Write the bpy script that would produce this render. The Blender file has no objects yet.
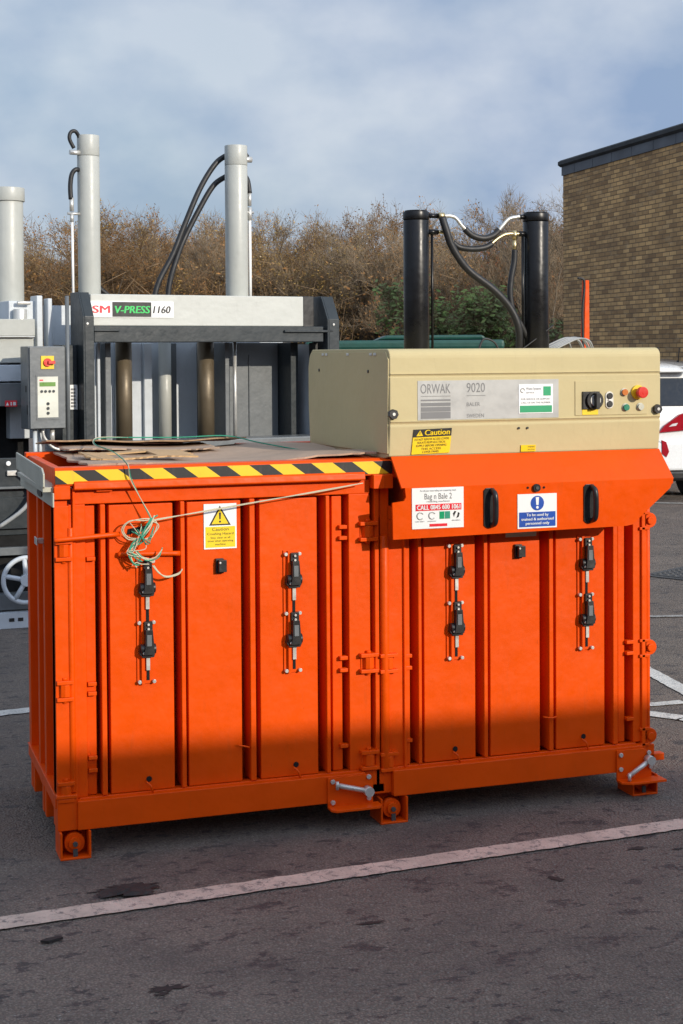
import bpy, bmesh, math, random
from mathutils import Vector, Matrix
R = math.radians
PI = math.pi
scene = bpy.context.scene
col = scene.collection

# ------------------------------------------------------------------ materials
def nt(m):
    m.use_nodes = True
    t = m.node_tree
    t.nodes.clear()
    o = t.nodes.new('ShaderNodeOutputMaterial')
    b = t.nodes.new('ShaderNodeBsdfPrincipled')
    t.links.new(b.outputs[0], o.inputs[0])
    return t, b

def N(t, kind, **kw):
    n = t.nodes.new(kind)
    for k, v in kw.items():
        if k.startswith('i_'):
            n.inputs[k[2:].replace('_', ' ')].default_value = v
        else:
            setattr(n, k, v)
    return n

def mix(t, fac, a, b, mode='MIX'):
    m = t.nodes.new('ShaderNodeMix'); m.data_type = 'RGBA'; m.blend_type = mode
    for sock, v in ((m.inputs[0], fac), (m.inputs[6], a), (m.inputs[7], b)):
        if hasattr(v, 'links'):
            t.links.new(v, sock)
        elif isinstance(v, (int, float)):
            sock.default_value = v
        else:
            sock.default_value = (*v, 1) if len(v) == 3 else v
    return m.outputs[2]

def ramp(t, src, a, b, lo=0., hi=1.):
    r = t.nodes.new('ShaderNodeMapRange'); r.clamp = True
    r.inputs[1].default_value = a; r.inputs[2].default_value = b
    r.inputs[3].default_value = lo; r.inputs[4].default_value = hi
    t.links.new(src, r.inputs[0])
    return r.outputs[0]

def noise(t, co, scale, detail=4, rough=.55):
    n = t.nodes.new('ShaderNodeTexNoise')
    n.inputs['Scale'].default_value = scale
    n.inputs['Detail'].default_value = detail
    n.inputs['Roughness'].default_value = rough
    t.links.new(co, n.inputs['Vector'])
    return n.outputs[0]

def coords(t, scale=(1, 1, 1)):
    c = t.nodes.new('ShaderNodeTexCoord')
    m = t.nodes.new('ShaderNodeMapping')
    m.inputs['Scale'].default_value = scale
    t.links.new(c.outputs['Object'], m.inputs[0])
    return m.outputs[0]

def bump(t, b, src, dist, strength=.5):
    n = t.nodes.new('ShaderNodeBump')
    n.inputs['Strength'].default_value = strength
    n.inputs['Distance'].default_value = dist
    t.links.new(src, n.inputs['Height'])
    t.links.new(n.outputs[0], b.inputs['Normal'])

def paint(name, c, rough=.4, metal=0., var=.12, dirt=None, dirt_amt=.35, wob=.0015, nscale=6, coat=0., spec=.5):
    m = bpy.data.materials.new(name)
    t, b = nt(m)
    co = coords(t)
    n1 = noise(t, co, nscale, 5)
    dark = tuple(x * (1 - var) for x in c)
    lite = tuple(min(1, x * (1 + var)) for x in c)
    cc = mix(t, ramp(t, n1, .3, .7), dark, lite)
    if dirt:
        n2 = noise(t, coords(t, (9, 9, 1.4)), 5, 8, .7)
        cc = mix(t, ramp(t, n2, .56, .8, 0, dirt_amt), cc, dirt)
        n3 = noise(t, co, 140, 2)
        cc = mix(t, ramp(t, n3, .68, .78, 0, dirt_amt), cc, dirt)
    t.links.new(cc, b.inputs['Base Color'])
    t.links.new(ramp(t, noise(t, co, nscale * 4, 6, .7), .3, .75, max(.03, rough - .07), rough + .13), b.inputs['Roughness'])
    b.inputs['Metallic'].default_value = metal
    b.inputs['Specular IOR Level'].default_value = spec
    if coat:
        b.inputs['Coat Weight'].default_value = coat
        b.inputs['Coat Roughness'].default_value = .12
    if wob:
        bump(t, b, noise(t, co, 9, 3), wob * 6, .35)
    return m

M = {}
M['orange'] = paint('orange_paint', (.72, .072, .0), .40, var=.06, dirt=(.42, .07, .01), dirt_amt=.35, spec=.2, wob=.0022)
def chips(m, amt=.7):
    t = m.node_tree; b = [n for n in t.nodes if n.type == 'BSDF_PRINCIPLED'][0]
    src = b.inputs['Base Color'].links[0].from_socket
    a = noise(t, coords(t, (1, 1, .35)), 34, 6, .75); c_ = noise(t, coords(t), 2.2, 3)
    mu = t.nodes.new('ShaderNodeMath'); mu.operation = 'MULTIPLY'
    t.links.new(ramp(t, a, .66, .70, 0, amt), mu.inputs[0]); t.links.new(ramp(t, c_, .48, .60), mu.inputs[1])
    col_ = mix(t, mu.outputs[0], src, (.16, .03, .008))
    t.links.new(col_, b.inputs['Base Color'])
chips(M['orange'])
M['beige'] = paint('beige_paint', (.53, .445, .245), .58, var=.03, dirt=(.3, .26, .17), dirt_amt=.2, spec=.12)
M['greypaint'] = paint('pale_grey_paint', (.41, .42, .385), .38, var=.05, dirt=(.25, .25, .22), dirt_amt=.2)
M['header'] = paint('off_white_paint', (.48, .49, .45), .4, var=.04, dirt=(.25, .25, .22), dirt_amt=.25)
M['bluegrey'] = paint('blue_grey_paint', (.50, .54, .57), .35, var=.08, dirt=(.15, .15, .14), dirt_amt=.25)
M['anthracite'] = paint('anthracite_paint', (.027, .034, .038), .36, spec=.35, var=.1, dirt=(.15, .15, .14), dirt_amt=.2)
M['midgrey'] = paint('mid_grey_paint', (.13, .142, .147), .36, var=.08, dirt=(.12, .12, .11), dirt_amt=.2)
M['black'] = paint('black_gloss_paint', (.006, .006, .007), .30, var=.2, dirt=(.05, .05, .05), dirt_amt=.08, spec=.35)
M['plastic'] = paint('black_plastic', (.012, .012, .013), .38, var=.2)
M['rubber'] = paint('hose_rubber', (.014, .014, .015), .5, var=.2)
M['steel'] = paint('zinc_steel', (.60, .59, .55), .36, metal=.55, var=.1, dirt=(.2, .18, .15))
M['steel_skysheen'] = paint('dull_steel_and_sky_sheen', (.46, .46, .38), .42, metal=.2, var=.1, dirt=(.22, .2, .16), dirt_amt=.5)  # dull steel on the buttons, painted sky reflection on the guide plate
M['brass'] = paint('brass_fitting', (.62, .50, .28), .35, metal=1., var=.15)
M['bronze'] = paint('oiled_piston_rod', (.14, .11, .07), .45, metal=.4, var=.1)
M['white'] = paint('white_vinyl', (.80, .80, .78), .4, var=.02, wob=0)
M['yellow'] = paint('yellow_vinyl', (.82, .58, .01), .4, var=.05, wob=0)
M['hazyellow'] = paint('yellow_tape', (.80, .52, .012), .45, var=.06, dirt=(.3, .2, .08), dirt_amt=.5, wob=0)
M['hazblack'] = paint('black_tape', (.014, .013, .013), .45, var=.1, dirt=(.12, .1, .08), dirt_amt=.4, wob=0)
M['ink'] = paint('black_ink', (.015, .015, .015), .5, wob=0)
M['greyink'] = paint('grey_ink', (.17, .17, .17), .5, wob=0)
M['blue'] = paint('blue_vinyl', (.02, .075, .36), .4, wob=0)
M['redink'] = paint('red_ink', (.72, .02, .035), .4, wob=0)
M['greenink'] = paint('green_ink', (.005, .30, .12), .4, wob=0)
M['brightgreen'] = paint('bright_green_ink', (.02, .50, .10), .4, wob=0)
M['silverlabel'] = paint('silver_label', (.40, .40, .385), .35, metal=.2, var=.03, wob=0)
M['redplastic'] = paint('red_plastic', (.62, .03, .02), .3)
M['orangelamp'] = paint('amber_lens', (.55, .16, .03), .25)
M['greenlamp'] = paint('green_lens', (.03, .20, .12), .25)
M['container'] = paint('green_container_paint', (.008, .06, .045), .45, var=.15, dirt=(.1, .1, .07), dirt_amt=.3)
M['carwhite'] = paint('white_car_paint', (.76, .77, .76), .25, var=.01, coat=1., wob=0)
M['carsilver'] = paint('silver_car_paint', (.42, .44, .46), .3, metal=.5, var=.02, coat=1., wob=0)
M['carglass'] = paint('dark_car_glass', (.012, .015, .02), .08, wob=0)
M['redlens'] = paint('red_lens', (.30, .006, .015), .15, wob=0)
M['clearlens'] = paint('clear_lens', (.6, .58, .58), .15, wob=0)
M['lead'] = paint('lead_fascia', (.09, .10, .115), .6, var=.35, nscale=2, dirt=(.16, .17, .17), dirt_amt=.4)
M['coping'] = paint('felt_coping', (.035, .038, .04), .8, var=.3, nscale=4, dirt=(.12, .12, .11), dirt_amt=.4)
M['roofing'] = paint('roof_felt', (.08, .08, .08), .9)
M['iron'] = paint('cast_iron', (.06, .058, .055), .6, var=.2, dirt=(.12, .11, .1))
M['teal'] = paint('teal_twine', (.03, .26, .16), .7, wob=0)
M['cream'] = paint('cream_twine', (.50, .47, .33), .8, wob=0)
M['wetleaf'] = paint('wet_scrap', (.022, .019, .017), .75, var=.4, nscale=30)
M['lcd'] = paint('green_display', (.12, .25, .05), .3, wob=0)
M['panelface'] = paint('cream_keypad', (.58, .58, .50), .4, wob=0)
M['holeshade'] = paint('painted_cavity_shade', (.004, .004, .004), .9, wob=0)  # near-black colour painted in for the shade inside holes and openings
M['cable'] = paint('grey_cable', (.30, .31, .31), .45, wob=0)
M['bark'] = paint('bark', (.11, .085, .06), .9, var=.35, nscale=12)
M['twig'] = paint('twig_bark', (.20, .13, .068), .9, var=.3, nscale=3, wob=0)
M['twiggrey'] = paint('grey_twig_bark', (.24, .18, .115), .9, var=.25, nscale=3, wob=0)

def leafmat(name, cols, scale=1.7):
    m = bpy.data.materials.new(name)
    t, b = nt(m)
    g = t.nodes.new('ShaderNodeNewGeometry')
    cc = mix(t, ramp(t, g.outputs['Random Per Island'], 0, 1), cols[0], cols[1])
    cc = mix(t, ramp(t, noise(t, coords(t), scale, 3), .42, .62), cc, cols[2])
    t.links.new(cc, b.inputs['Base Color'])
    b.inputs['Roughness'].default_value = .75
    return m
M['leafbrown'] = leafmat('russet_leaves', ((.22, .095, .028), (.38, .18, .045), (.26, .15, .05)))
M['leafochre'] = leafmat('ochre_leaves', ((.32, .185, .04), (.44, .27, .065), (.23, .17, .06)))
M['leafred'] = leafmat('rust_leaves', ((.24, .075, .028), (.32, .12, .04), (.18, .09, .04)))
M['leafgreen'] = leafmat('green_leaves', ((.10, .17, .03), (.20, .26, .06), (.13, .15, .05)))

def card_mat(name='cardboard', c=(.40, .26, .15)):
    m = bpy.data.materials.new(name)
    t, b = nt(m)
    co = coords(t)
    cc = mix(t, ramp(t, noise(t, co, 5, 6, .7), .3, .7), tuple(x * .75 for x in c), c)
    cc = mix(t, ramp(t, noise(t, coords(t, (1, 12, 1)), 6, 5), .6, .75, 0, .4), cc, (.15, .11, .08))
    t.links.new(cc, b.inputs['Base Color'])
    b.inputs['Roughness'].default_value = .85
    bump(t, b, noise(t, co, 14, 4), .01, .5)
    return m
M['card'] = card_mat()
M['carddark'] = card_mat('weathered_cardboard', (.46, .33, .235))
M['cardtan'] = card_mat('tan_cardboard', (.58, .37, .18))

def asphalt():
    m = bpy.data.materials.new('asphalt')
    t, b = nt(m)
    co = coords(t)
    base = mix(t, ramp(t, noise(t, co, .35, 5), .35, .65), (.205, .158, .128), (.275, .222, .178))
    base = mix(t, ramp(t, noise(t, co, 2.6, 6, .65), .35, .7), base, (.160, .130, .108))
    # aggregate
    v = N(t, 'ShaderNodeTexVoronoi'); v.inputs['Scale'].default_value = 130
    t.links.new(co, v.inputs['Vector'])
    agg = mix(t, ramp(t, v.outputs['Distance'], .05, .6), (1.4, 1.37, 1.33), (.60, .60, .60))
    base = mix(t, .8, base, agg, 'MULTIPLY')
    n2 = noise(t, co, 70, 4, .7)
    base = mix(t, ramp(t, n2, .56, .66, 0, .55), base, (.30, .27, .235))
    v2 = N(t, 'ShaderNodeTexVoronoi'); v2.inputs['Scale'].default_value = 34
    v2.inputs['Randomness'].default_value = 1
    t.links.new(co, v2.inputs['Vector'])
    base = mix(t, ramp(t, v2.outputs['Distance'], .05, .13, .75, 0), base, (.38, .35, .31))
    # oily stains and damp smears, stretched along the parking rows
    s = noise(t, coords(t, (1, 1.7, 1)), 6.5, 9, .74)
    base = mix(t, ramp(t, s, .566, .590, 0, .8), base, (.040, .034, .034))
    s3 = noise(t, coords(t, (1, 1.6, 1)), 17, 5, .6)
    base = mix(t, ramp(t, s3, .612, .635, 0, .75), base, (.045, .038, .038))
    s2 = noise(t, coords(t, (.8, 1.5, 1)), 1.5, 7, .75)
    base = mix(t, ramp(t, s2, .50, .64, 0, .3), base, (.055, .05, .05))
    vc = N(t, 'ShaderNodeTexVoronoi', feature='DISTANCE_TO_EDGE'); vc.inputs['Scale'].default_value = .9
    wv = N(t, 'ShaderNodeTexNoise'); wv.inputs['Scale'].default_value = 3.5; wv.inputs['Detail'].default_value = 6
    t.links.new(co, wv.inputs['Vector'])
    ws = t.nodes.new('ShaderNodeVectorMath'); ws.operation = 'SCALE'; ws.inputs['Scale'].default_value = .55
    t.links.new(wv.outputs['Color'], ws.inputs[0])
    wa = t.nodes.new('ShaderNodeVectorMath'); wa.operation = 'ADD'; t.links.new(co, wa.inputs[0]); t.links.new(ws.outputs[0], wa.inputs[1])
    t.links.new(wa.outputs[0], vc.inputs['Vector'])
    crk = mix(t, ramp(t, noise(t, co, 1.1, 3), .48, .56), (0, 0, 0), (1, 1, 1))
    ck = ramp(t, vc.outputs['Distance'], .0, .005, .4, 0)
    cm_ = t.nodes.new('ShaderNodeMath'); cm_.operation = 'MULTIPLY'; t.links.new(ck, cm_.inputs[0]); t.links.new(crk, cm_.inputs[1])
    base = mix(t, cm_.outputs[0], base, (.03, .027, .026))
    t.links.new(base, b.inputs['Base Color'])
    t.links.new(ramp(t, s, .45, .66, .92, .62), b.inputs['Roughness'])
    h = mix(t, .6, v.outputs['Distance'], n2)
    bump(t, b, h, .02, 1.)
    return m
M['asphalt'] = asphalt()

def worn_line(name, c, wear=.5):
    m = bpy.data.materials.new(name)
    t, b = nt(m)
    co = coords(t)
    p = mix(t, ramp(t, noise(t, co, 7, 6, .7), .3, .75), c, tuple(x * .62 for x in c))
    v = N(t, 'ShaderNodeTexVoronoi', feature='DISTANCE_TO_EDGE'); v.inputs['Scale'].default_value = 5.5
    nn = t.nodes.new('ShaderNodeVectorMath'); nn.operation = 'ADD'
    nt2 = N(t, 'ShaderNodeTexNoise'); nt2.inputs['Scale'].default_value = 9; nt2.inputs['Detail'].default_value = 5
    t.links.new(co, nt2.inputs['Vector'])
    sc = t.nodes.new('ShaderNodeVectorMath'); sc.operation = 'SCALE'; sc.inputs['Scale'].default_value = .3
    t.links.new(nt2.outputs['Color'], sc.inputs[0]); t.links.new(co, nn.inputs[0]); t.links.new(sc.outputs[0], nn.inputs[1])
    t.links.new(nn.outputs[0], v.inputs['Vector'])
    p = mix(t, ramp(t, v.outputs['Distance'], .0, .018, .7, 0), p, (.10, .09, .09))
    p = mix(t, ramp(t, noise(t, co, 26, 7, .75), wear, wear + .10, 0, .9), p, (.15, .135, .125))
    t.links.new(p, b.inputs['Base Color'])
    b.inputs['Roughness'].default_value = .8
    bump(t, b, noise(t, co, 110, 3), .008, .7)
    return m
M['line'] = worn_line('worn_pink_white_line', (.66, .52, .42), .53)
M['line2'] = worn_line('worn_white_line', (.72, .69, .62), .60)
M['line3'] = worn_line('faded_white_line', (.40, .38, .34), .5)

def brick():
    m = bpy.data.materials.new('brown_brick')
    t, b = nt(m)
    c = t.nodes.new('ShaderNodeTexCoord')
    sep = t.nodes.new('ShaderNodeSeparateXYZ'); t.links.new(c.outputs['Object'], sep.inputs[0])
    add = t.nodes.new('ShaderNodeMath'); add.operation = 'ADD'
    t.links.new(sep.outputs[0], add.inputs[0]); t.links.new(sep.outputs[1], add.inputs[1])
    com = t.nodes.new('ShaderNodeCombineXYZ')
    t.links.new(add.outputs[0], com.inputs[0]); t.links.new(sep.outputs[2], com.inputs[1])
    br = t.nodes.new('ShaderNodeTexBrick')
    t.links.new(com.outputs[0], br.inputs['Vector'])
    br.inputs['Scale'].default_value = 1
    br.inputs['Brick Width'].default_value = .215
    br.inputs['Row Height'].default_value = .067
    br.inputs['Mortar Size'].default_value = .008
    br.inputs['Mortar Smooth'].default_value = .3
    br.inputs['Bias'].default_value = 0
    br.inputs['Color1'].default_value = (.70, .43, .18, 1)
    br.inputs['Color2'].default_value = (.30, .175, .075, 1)
    br.inputs['Mortar'].default_value = (.19, .13, .07, 1)
    cc = mix(t, ramp(t, noise(t, coords(t), 1.3, 6, .7), .42, .68, 0, .55), br.outputs['Color'], (.15, .095, .055))
    cc = mix(t, ramp(t, noise(t, coords(t, (3, 3, 9)), 1.2, 3), .55, .7, 0, .4), cc, (.48, .34, .19))
    t.links.new(cc, b.inputs['Base Color'])
    b.inputs['Roughness'].default_value = .9
    bump(t, b, br.outputs['Fac'], -.01, .8)
    return m
M['brick'] = brick()

# ------------------------------------------------------------------ mesh builder
class MB:
    def __init__(s, *mats):
        s.bm = bmesh.new(); s.mats = list(mats); s.mi = 0
    def m(s, name):
        if name not in s.mats: s.mats.append(name)
        s.mi = s.mats.index(name); return s
    def _f(s, vs, smooth=False):
        try:
            f = s.bm.faces.new(vs)
        except ValueError:
            return None
        f.material_index = s.mi; f.smooth = smooth
        return f
    def box(s, x0, x1, y0, y1, z0, z1, M4=None):
        P = [(x0, y0, z0), (x1, y0, z0), (x1, y1, z0), (x0, y1, z0), (x0, y0, z1), (x1, y0, z1), (x1, y1, z1), (x0, y1, z1)]
        v = [s.bm.verts.new((M4 @ Vector(p)) if M4 else p) for p in P]
        for q in ((3, 2, 1, 0), (4, 5, 6, 7), (0, 1, 5, 4), (1, 2, 6, 5), (2, 3, 7, 6), (3, 0, 4, 7)):
            s._f([v[i] for i in q])
        return s
    def prism(s, poly, a, b, axis='y', M4=None):
        """poly in the two other axes, extruded from a to b"""
        def mk(p, w):
            q = {'y': (p[0], w, p[1]), 'x': (w, p[0], p[1]), 'z': (p[0], p[1], w)}[axis]
            return s.bm.verts.new((M4 @ Vector(q)) if M4 else q)
        A = [mk(p, a) for p in poly]; B = [mk(p, b) for p in poly]
        n = len(poly)
        s._f(A); s._f(B[::-1])
        for i in range(n):
            s._f([A[(i + 1) % n], A[i], B[i], B[(i + 1) % n]])
        return s
    def cyl(s, p0, p1, r, n=20, r1=None, smooth=True, cap=True):
        p0 = Vector(p0); p1 = Vector(p1); r1 = r if r1 is None else r1
        d = (p1 - p0).normalized()
        a = d.orthogonal().normalized(); b = d.cross(a)
        A = []; B = []
        for i in range(n):
            t = 2 * PI * i / n; o = a * math.cos(t) + b * math.sin(t)
            A.append(s.bm.verts.new(p0 + o * r)); B.append(s.bm.verts.new(p1 + o * r1))
        for i in range(n):
            s._f([A[i], A[(i + 1) % n], B[(i + 1) % n], B[i]], smooth)
        if cap:
            s._f(A[::-1]); s._f(B)
        return s
    def tube(s, pts, r, n=10, seg=6, closed=False, radii=None):
        P = [Vector(p) for p in pts]
        Q = []
        L = len(P)
        for i in range(L - 1):
            p0 = P[max(0, i - 1)]; p1 = P[i]; p2 = P[i + 1]; p3 = P[min(L - 1, i + 2)]
            for k in range(seg):
                t = k / seg
                Q.append(.5 * ((2 * p1) + (p2 - p0) * t + (2 * p0 - 5 * p1 + 4 * p2 - p3) * t * t + (3 * p1 - p0 - 3 * p2 + p3) * t ** 3))
        Q.append(P[-1])
        up = None; rings = []
        for i, q in enumerate(Q):
            d = (Q[min(i + 1, len(Q) - 1)] - Q[max(i - 1, 0)])
            if d.length < 1e-9: d = Vector((0, 0, 1))
            d.normalize()
            if up is None: up = d.orthogonal().normalized()
            up = (up - d * up.dot(d))
            if up.length < 1e-6: up = d.orthogonal()
            up.normalize()
            b = d.cross(up)
            rings.append([s.bm.verts.new(q + (up * math.cos(2 * PI * k / n) + b * math.sin(2 * PI * k / n)) * r) for k in range(n)])
        for i in range(len(rings) - 1):
            for k in range(n):
                s._f([rings[i][k], rings[i][(k + 1) % n], rings[i + 1][(k + 1) % n], rings[i + 1][k]], True)
        s._f(rings[0][::-1]); s._f(rings[-1])
        return s
    def quad(s, *p):
        s._f([s.bm.verts.new(q) for q in p]); return s
    def build(s, name, parent=None, bevel=0, fixn=True):
        if fixn: bmesh.ops.recalc_face_normals(s.bm, faces=s.bm.faces)
        me = bpy.data.meshes.new(name); s.bm.to_mesh(me); s.bm.free()
        for k in s.mats: me.materials.append(M[k])
        o = bpy.data.objects.new(name, me); col.objects.link(o)
        if parent: o.parent = parent
        if bevel:
            b = o.modifiers.new('bevel', 'BEVEL'); b.width = bevel; b.segments = 2
            b.limit_method = 'ANGLE'; b.angle_limit = R(40)
        return o

def thing(name, label, cat, loc=(0, 0, 0), rz=0, group=None):
    o = bpy.data.objects.new(name, None); col.objects.link(o)
    o.location = loc; o.rotation_euler = (0, 0, rz); o.empty_display_size = .2
    return tag(o, label, cat, group)
def tag(o, label=None, cat=None, group=None, kind=None):
    if label: o['label'] = label
    if cat: o['category'] = cat
    if group: o['group'] = group
    if kind: o['kind'] = kind
    return o
def copy_tree(o, parent=None):
    c = o.copy(); col.objects.link(c); c.parent = parent
    for ch in [x for x in o.children]: copy_tree(ch, c)
    return c

# text: one mesh made of several lines. lines = (string, x, z, height, width or None, align)
def lettering(name, lines, y, mat, parent, tilt=None, bold=0.):
    bm = bmesh.new()
    for (s_, x, z, h, w, al, ddx, ddy) in [(*l, dx_, dy_) for l in lines for (dx_, dy_) in (((0, 0),) if not bold else ((-bold, 0), (0, -.00025), (bold, -.0005)))]:
        x += ddx * h
        cu = bpy.data.curves.new('t', 'FONT'); cu.body = s_; cu.size = 1; cu.align_x = 'LEFT'; cu.resolution_u = 3
        to = bpy.data.objects.new('t', cu); col.objects.link(to)
        bpy.context.view_layer.update()
        me = bpy.data.meshes.new_from_object(to.evaluated_get(bpy.context.evaluated_depsgraph_get()))
        bpy.data.objects.remove(to)
        if not me.vertices: continue
        xs = [v.co.x for v in me.vertices]; ys = [v.co.y for v in me.vertices]
        x0, x1, y1 = min(xs), max(xs), .73
        k = h / y1
        kx = (w / (x1 - x0)) if w else k
        off = {'L': 0, 'C': -.5 * (x1 - x0) * kx, 'R': -(x1 - x0) * kx}[al]
        vs = [bm.verts.new((x + off + (v.co.x - x0) * kx + (tilt or 0) * v.co.y * k, y + ddy, z + v.co.y * k)) for v in me.vertices]
        for p in me.polygons:
            try: bm.faces.new([vs[i] for i in p.vertices])
            except ValueError: pass
        bpy.data.meshes.remove(me)
    me = bpy.data.meshes.new(name); bm.to_mesh(me); bm.free(); me.materials.append(M[mat])
    o = bpy.data.objects.new(name, me); col.objects.link(o); o.parent = parent
    return o

# ------------------------------------------------------------------ camera
f, yaw, pitch, roll = 1499.921, .3254, .0253, -.0065
fw = Vector((math.sin(yaw) * math.cos(pitch), math.cos(yaw) * math.cos(pitch), -math.sin(pitch)))
r0 = Vector((math.cos(yaw), -math.sin(yaw), 0)); u0 = r0.cross(fw)
rr = r0 * math.cos(roll) + u0 * math.sin(roll); uu = u0 * math.cos(roll) - r0 * math.sin(roll)
cam = bpy.data.cameras.new('camera'); co_ = bpy.data.objects.new('camera', cam); col.objects.link(co_)
mw = Matrix((rr, uu, -fw)).transposed().to_4x4(); mw.translation = (-.6286, -4.6094, 1.55)
co_.matrix_world = mw
cam.sensor_fit = 'VERTICAL'; cam.sensor_height = 36; cam.sensor_width = 24
cam.lens = 36 * f / 1024
cam.shift_y = -120.24 / 1024; cam.shift_x = 0
cam.clip_end = 2000
scene.camera = co_

# ------------------------------------------------------------------ light and sky
EL, AZ = R(19), R(25)      # elevation; azimuth measured from -y towards +x
sd = Vector((math.sin(AZ) * math.cos(EL), -math.cos(AZ) * math.cos(EL), math.sin(EL)))
sl = bpy.data.lights.new('sun', 'SUN'); sl.energy = 3.8; sl.angle = R(.55); sl.color = (1, .90, .76)
so = bpy.data.objects.new('sun', sl); col.objects.link(so)
so.rotation_euler = sd.to_track_quat('Z', 'Y').to_euler(); so.location = (5, -10, 12)
w = bpy.data.worlds.new('World'); scene.world = w; w.use_nodes = True
t = w.node_tree; t.nodes.clear()
out = t.nodes.new('ShaderNodeOutputWorld'); bg = t.nodes.new('ShaderNodeBackground'); t.links.new(bg.outputs[0], out.inputs[0])
bg.inputs[1].default_value = .115
sky = t.nodes.new('ShaderNodeTexSky'); sky.sky_type = 'NISHITA'; sky.sun_disc = False
sky.sun_elevation = EL; sky.sun_rotation = PI - AZ; sky.air_density = 1.2; sky.dust_density = .8
tc = t.nodes.new('ShaderNodeTexCoord')
mp = t.nodes.new('ShaderNodeMapping'); mp.inputs['Scale'].default_value = (1, 1, 1.5); mp.inputs['Rotation'].default_value = (0, R(8), 0)
mp.inputs['Location'].default_value = (.3, .7, .2)
t.links.new(tc.outputs['Generated'], mp.inputs[0])
cn = noise(t, mp.outputs[0], 3.0, 7, .52)
cn2 = noise(t, mp.outputs[0], 4.5, 6, .5)
cloud_col = mix(t, ramp(t, cn2, .41, .59), (2.75, 3.75, 5.6), (5.7, 6.3, 7.3))
# clouds towards the sun, out of view, brightened to lift shaded front faces
nrm = t.nodes.new('ShaderNodeVectorMath'); nrm.operation = 'NORMALIZE'; t.links.new(tc.outputs['Generated'], nrm.inputs[0])
dt = t.nodes.new('ShaderNodeVectorMath'); dt.operation = 'DOT_PRODUCT'; t.links.new(nrm.outputs[0], dt.inputs[0]); dt.inputs[1].default_value = sd
glow = ramp(t, dt.outputs['Value'], -.05, 1., .93, 2.3)
cg = t.nodes.new('ShaderNodeVectorMath'); cg.operation = 'SCALE'; t.links.new(cloud_col, cg.inputs[0]); t.links.new(glow, cg.inputs['Scale'])
skyc = mix(t, ramp(t, cn, .34, .58, .72, .97), sky.outputs[0], cg.outputs[0])
t.links.new(skyc, bg.inputs[0])
vs_ = scene.view_settings
vs_.view_transform = 'Standard'; vs_.look = 'None'; vs_.gamma = 1; vs_.exposure = 0; vs_.use_curve_mapping = False

# ------------------------------------------------------------------ ground
g = MB('asphalt')
g.quad((-300, -300, 0), (300, -300, 0), (300, 300, 0), (-300, 300, 0))
tag(g.build('ground'), kind='structure')

def strip(name, pts, wid, mat, z=.004, seed=1, jit=.0035):
    rnd = random.Random(seed); z += (seed % 4) * .0005
    b = MB(mat); A = []; B = []
    for i in range(len(pts) - 1):
        p = Vector(pts[i]); q = Vector(pts[i + 1]); d = (q - p); L = d.length; d.normalize(); nn = Vector((-d.y, d.x))
        k = max(2, int(L / .03))
        for j in range(k + 1):
            c = p + d * L * j / k
            A.append(b.bm.verts.new((*(c + nn * (wid / 2 + rnd.uniform(-jit, jit))), z)))
            B.append(b.bm.verts.new((*(c - nn * (wid / 2 + rnd.uniform(-jit, jit))), z)))
    for i in range(len(A) - 1): b._f([A[i], B[i], B[i + 1], A[i + 1]])
    o = b.build(name)
    for p in o.data.polygons:
        if p.normal.z < 0: p.flip()
    return tag(o, kind='structure')
strip('road_marking', [(-4, -.713), (-.22, -.471), (2.0, -.343), (6.5, -.083)], .092, 'line', seed=3)
strip('road_marking', [(3.12, 2.0), (2.88, .35)], .085, 'line2', seed=4)
strip('road_marking', [(2.3, 1.17), (2.90, 1.155)], .06, 'line2', seed=5)
strip('road_marking', [(2.60, 1.08), (2.74, .90), (2.84, .62)], .085, 'line2', seed=6)
strip('road_marking', [(2.5, 3.45), (7, 2.25)], .06, 'line3', seed=7)
strip('road_marking', [(-2.5, 1.65), (.5, 2.05)], .09, 'line2', seed=8)
strip('road_marking', [(6.3, 11.0), (10.5, 8.0)], .12, 'line3', seed=9, jit=.003)
strip('road_marking', [(5.7, 10.0), (9.9, 7.1)], .12, 'line3', seed=10, jit=.003)

# drain cover
dr = thing('drain_cover', 'dark square studded drain cover set in the tarmac right of the orange baler', 'drain cover', (5.2, 4.35, 0), R(28))
b = MB('iron'); b.box(-.42, .42, -.42, .42, -.02, .008)
b.build('frame', dr)
b = MB('iron'); b.box(-.37, .37, -.37, .37, 0, .012)
for i in range(12):
    for j in range(12):
        x = -.33 + i * .06; y = -.33 + j * .06
        b.cyl((x, y, .012), (x, y, .019), .017, 6, .012, smooth=False)
b.build('lid', dr)

# ------------------------------------------------------------------ ORANGE BALER
ba = thing('waste_baler', 'bright orange two-chamber baler with beige press hood standing on the tarmac', 'baler')
O = 'orange'
BV = .0025
X1 = 2.085
# chamber walls
def chamber(x0, x1, open_top):
    b = MB(O)
    b.box(x0 + .057, x1, .215, .225, .12, 1.15)          # front skin behind the door
    b.box(x0 + .057, x0 + .065, .02, .84, .12, 1.14)
    b.box(x1 - .03, x1 - .015, .02, .84, .12, 1.14)
    b.box(x0 + .057, x1, .82, .84, .12, 1.17)
    b.box(x0 + .057, x1, .02, .84, .10, .13)
    return b
b = chamber(0, 1.075, True)
# front top rim behind the hazard tape
b.prism([(.012, 1.150), (.012, 1.198), (.02, 1.206), (.075, 1.206), (.075, 1.150)], .003, 1.10, 'x')
b.box(.01, 1.08, .80, .85, 1.14, 1.205)          # back rim
b.box(.80, 1.10, .86, .90, 1.13, 1.215)
b.box(1.045, 1.078, .05, .82, 1.13, 1.203)
b.box(.018, .045, .05, .84, 1.125, 1.196)
b.build('left_chamber'.replace('left_', 'open_'), ba, BV)
b = chamber(1.09, 2.07, False); b.box(1.09, 2.07, .02, .83, 1.14, 1.20)
b.build('press_chamber', ba, BV)

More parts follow.
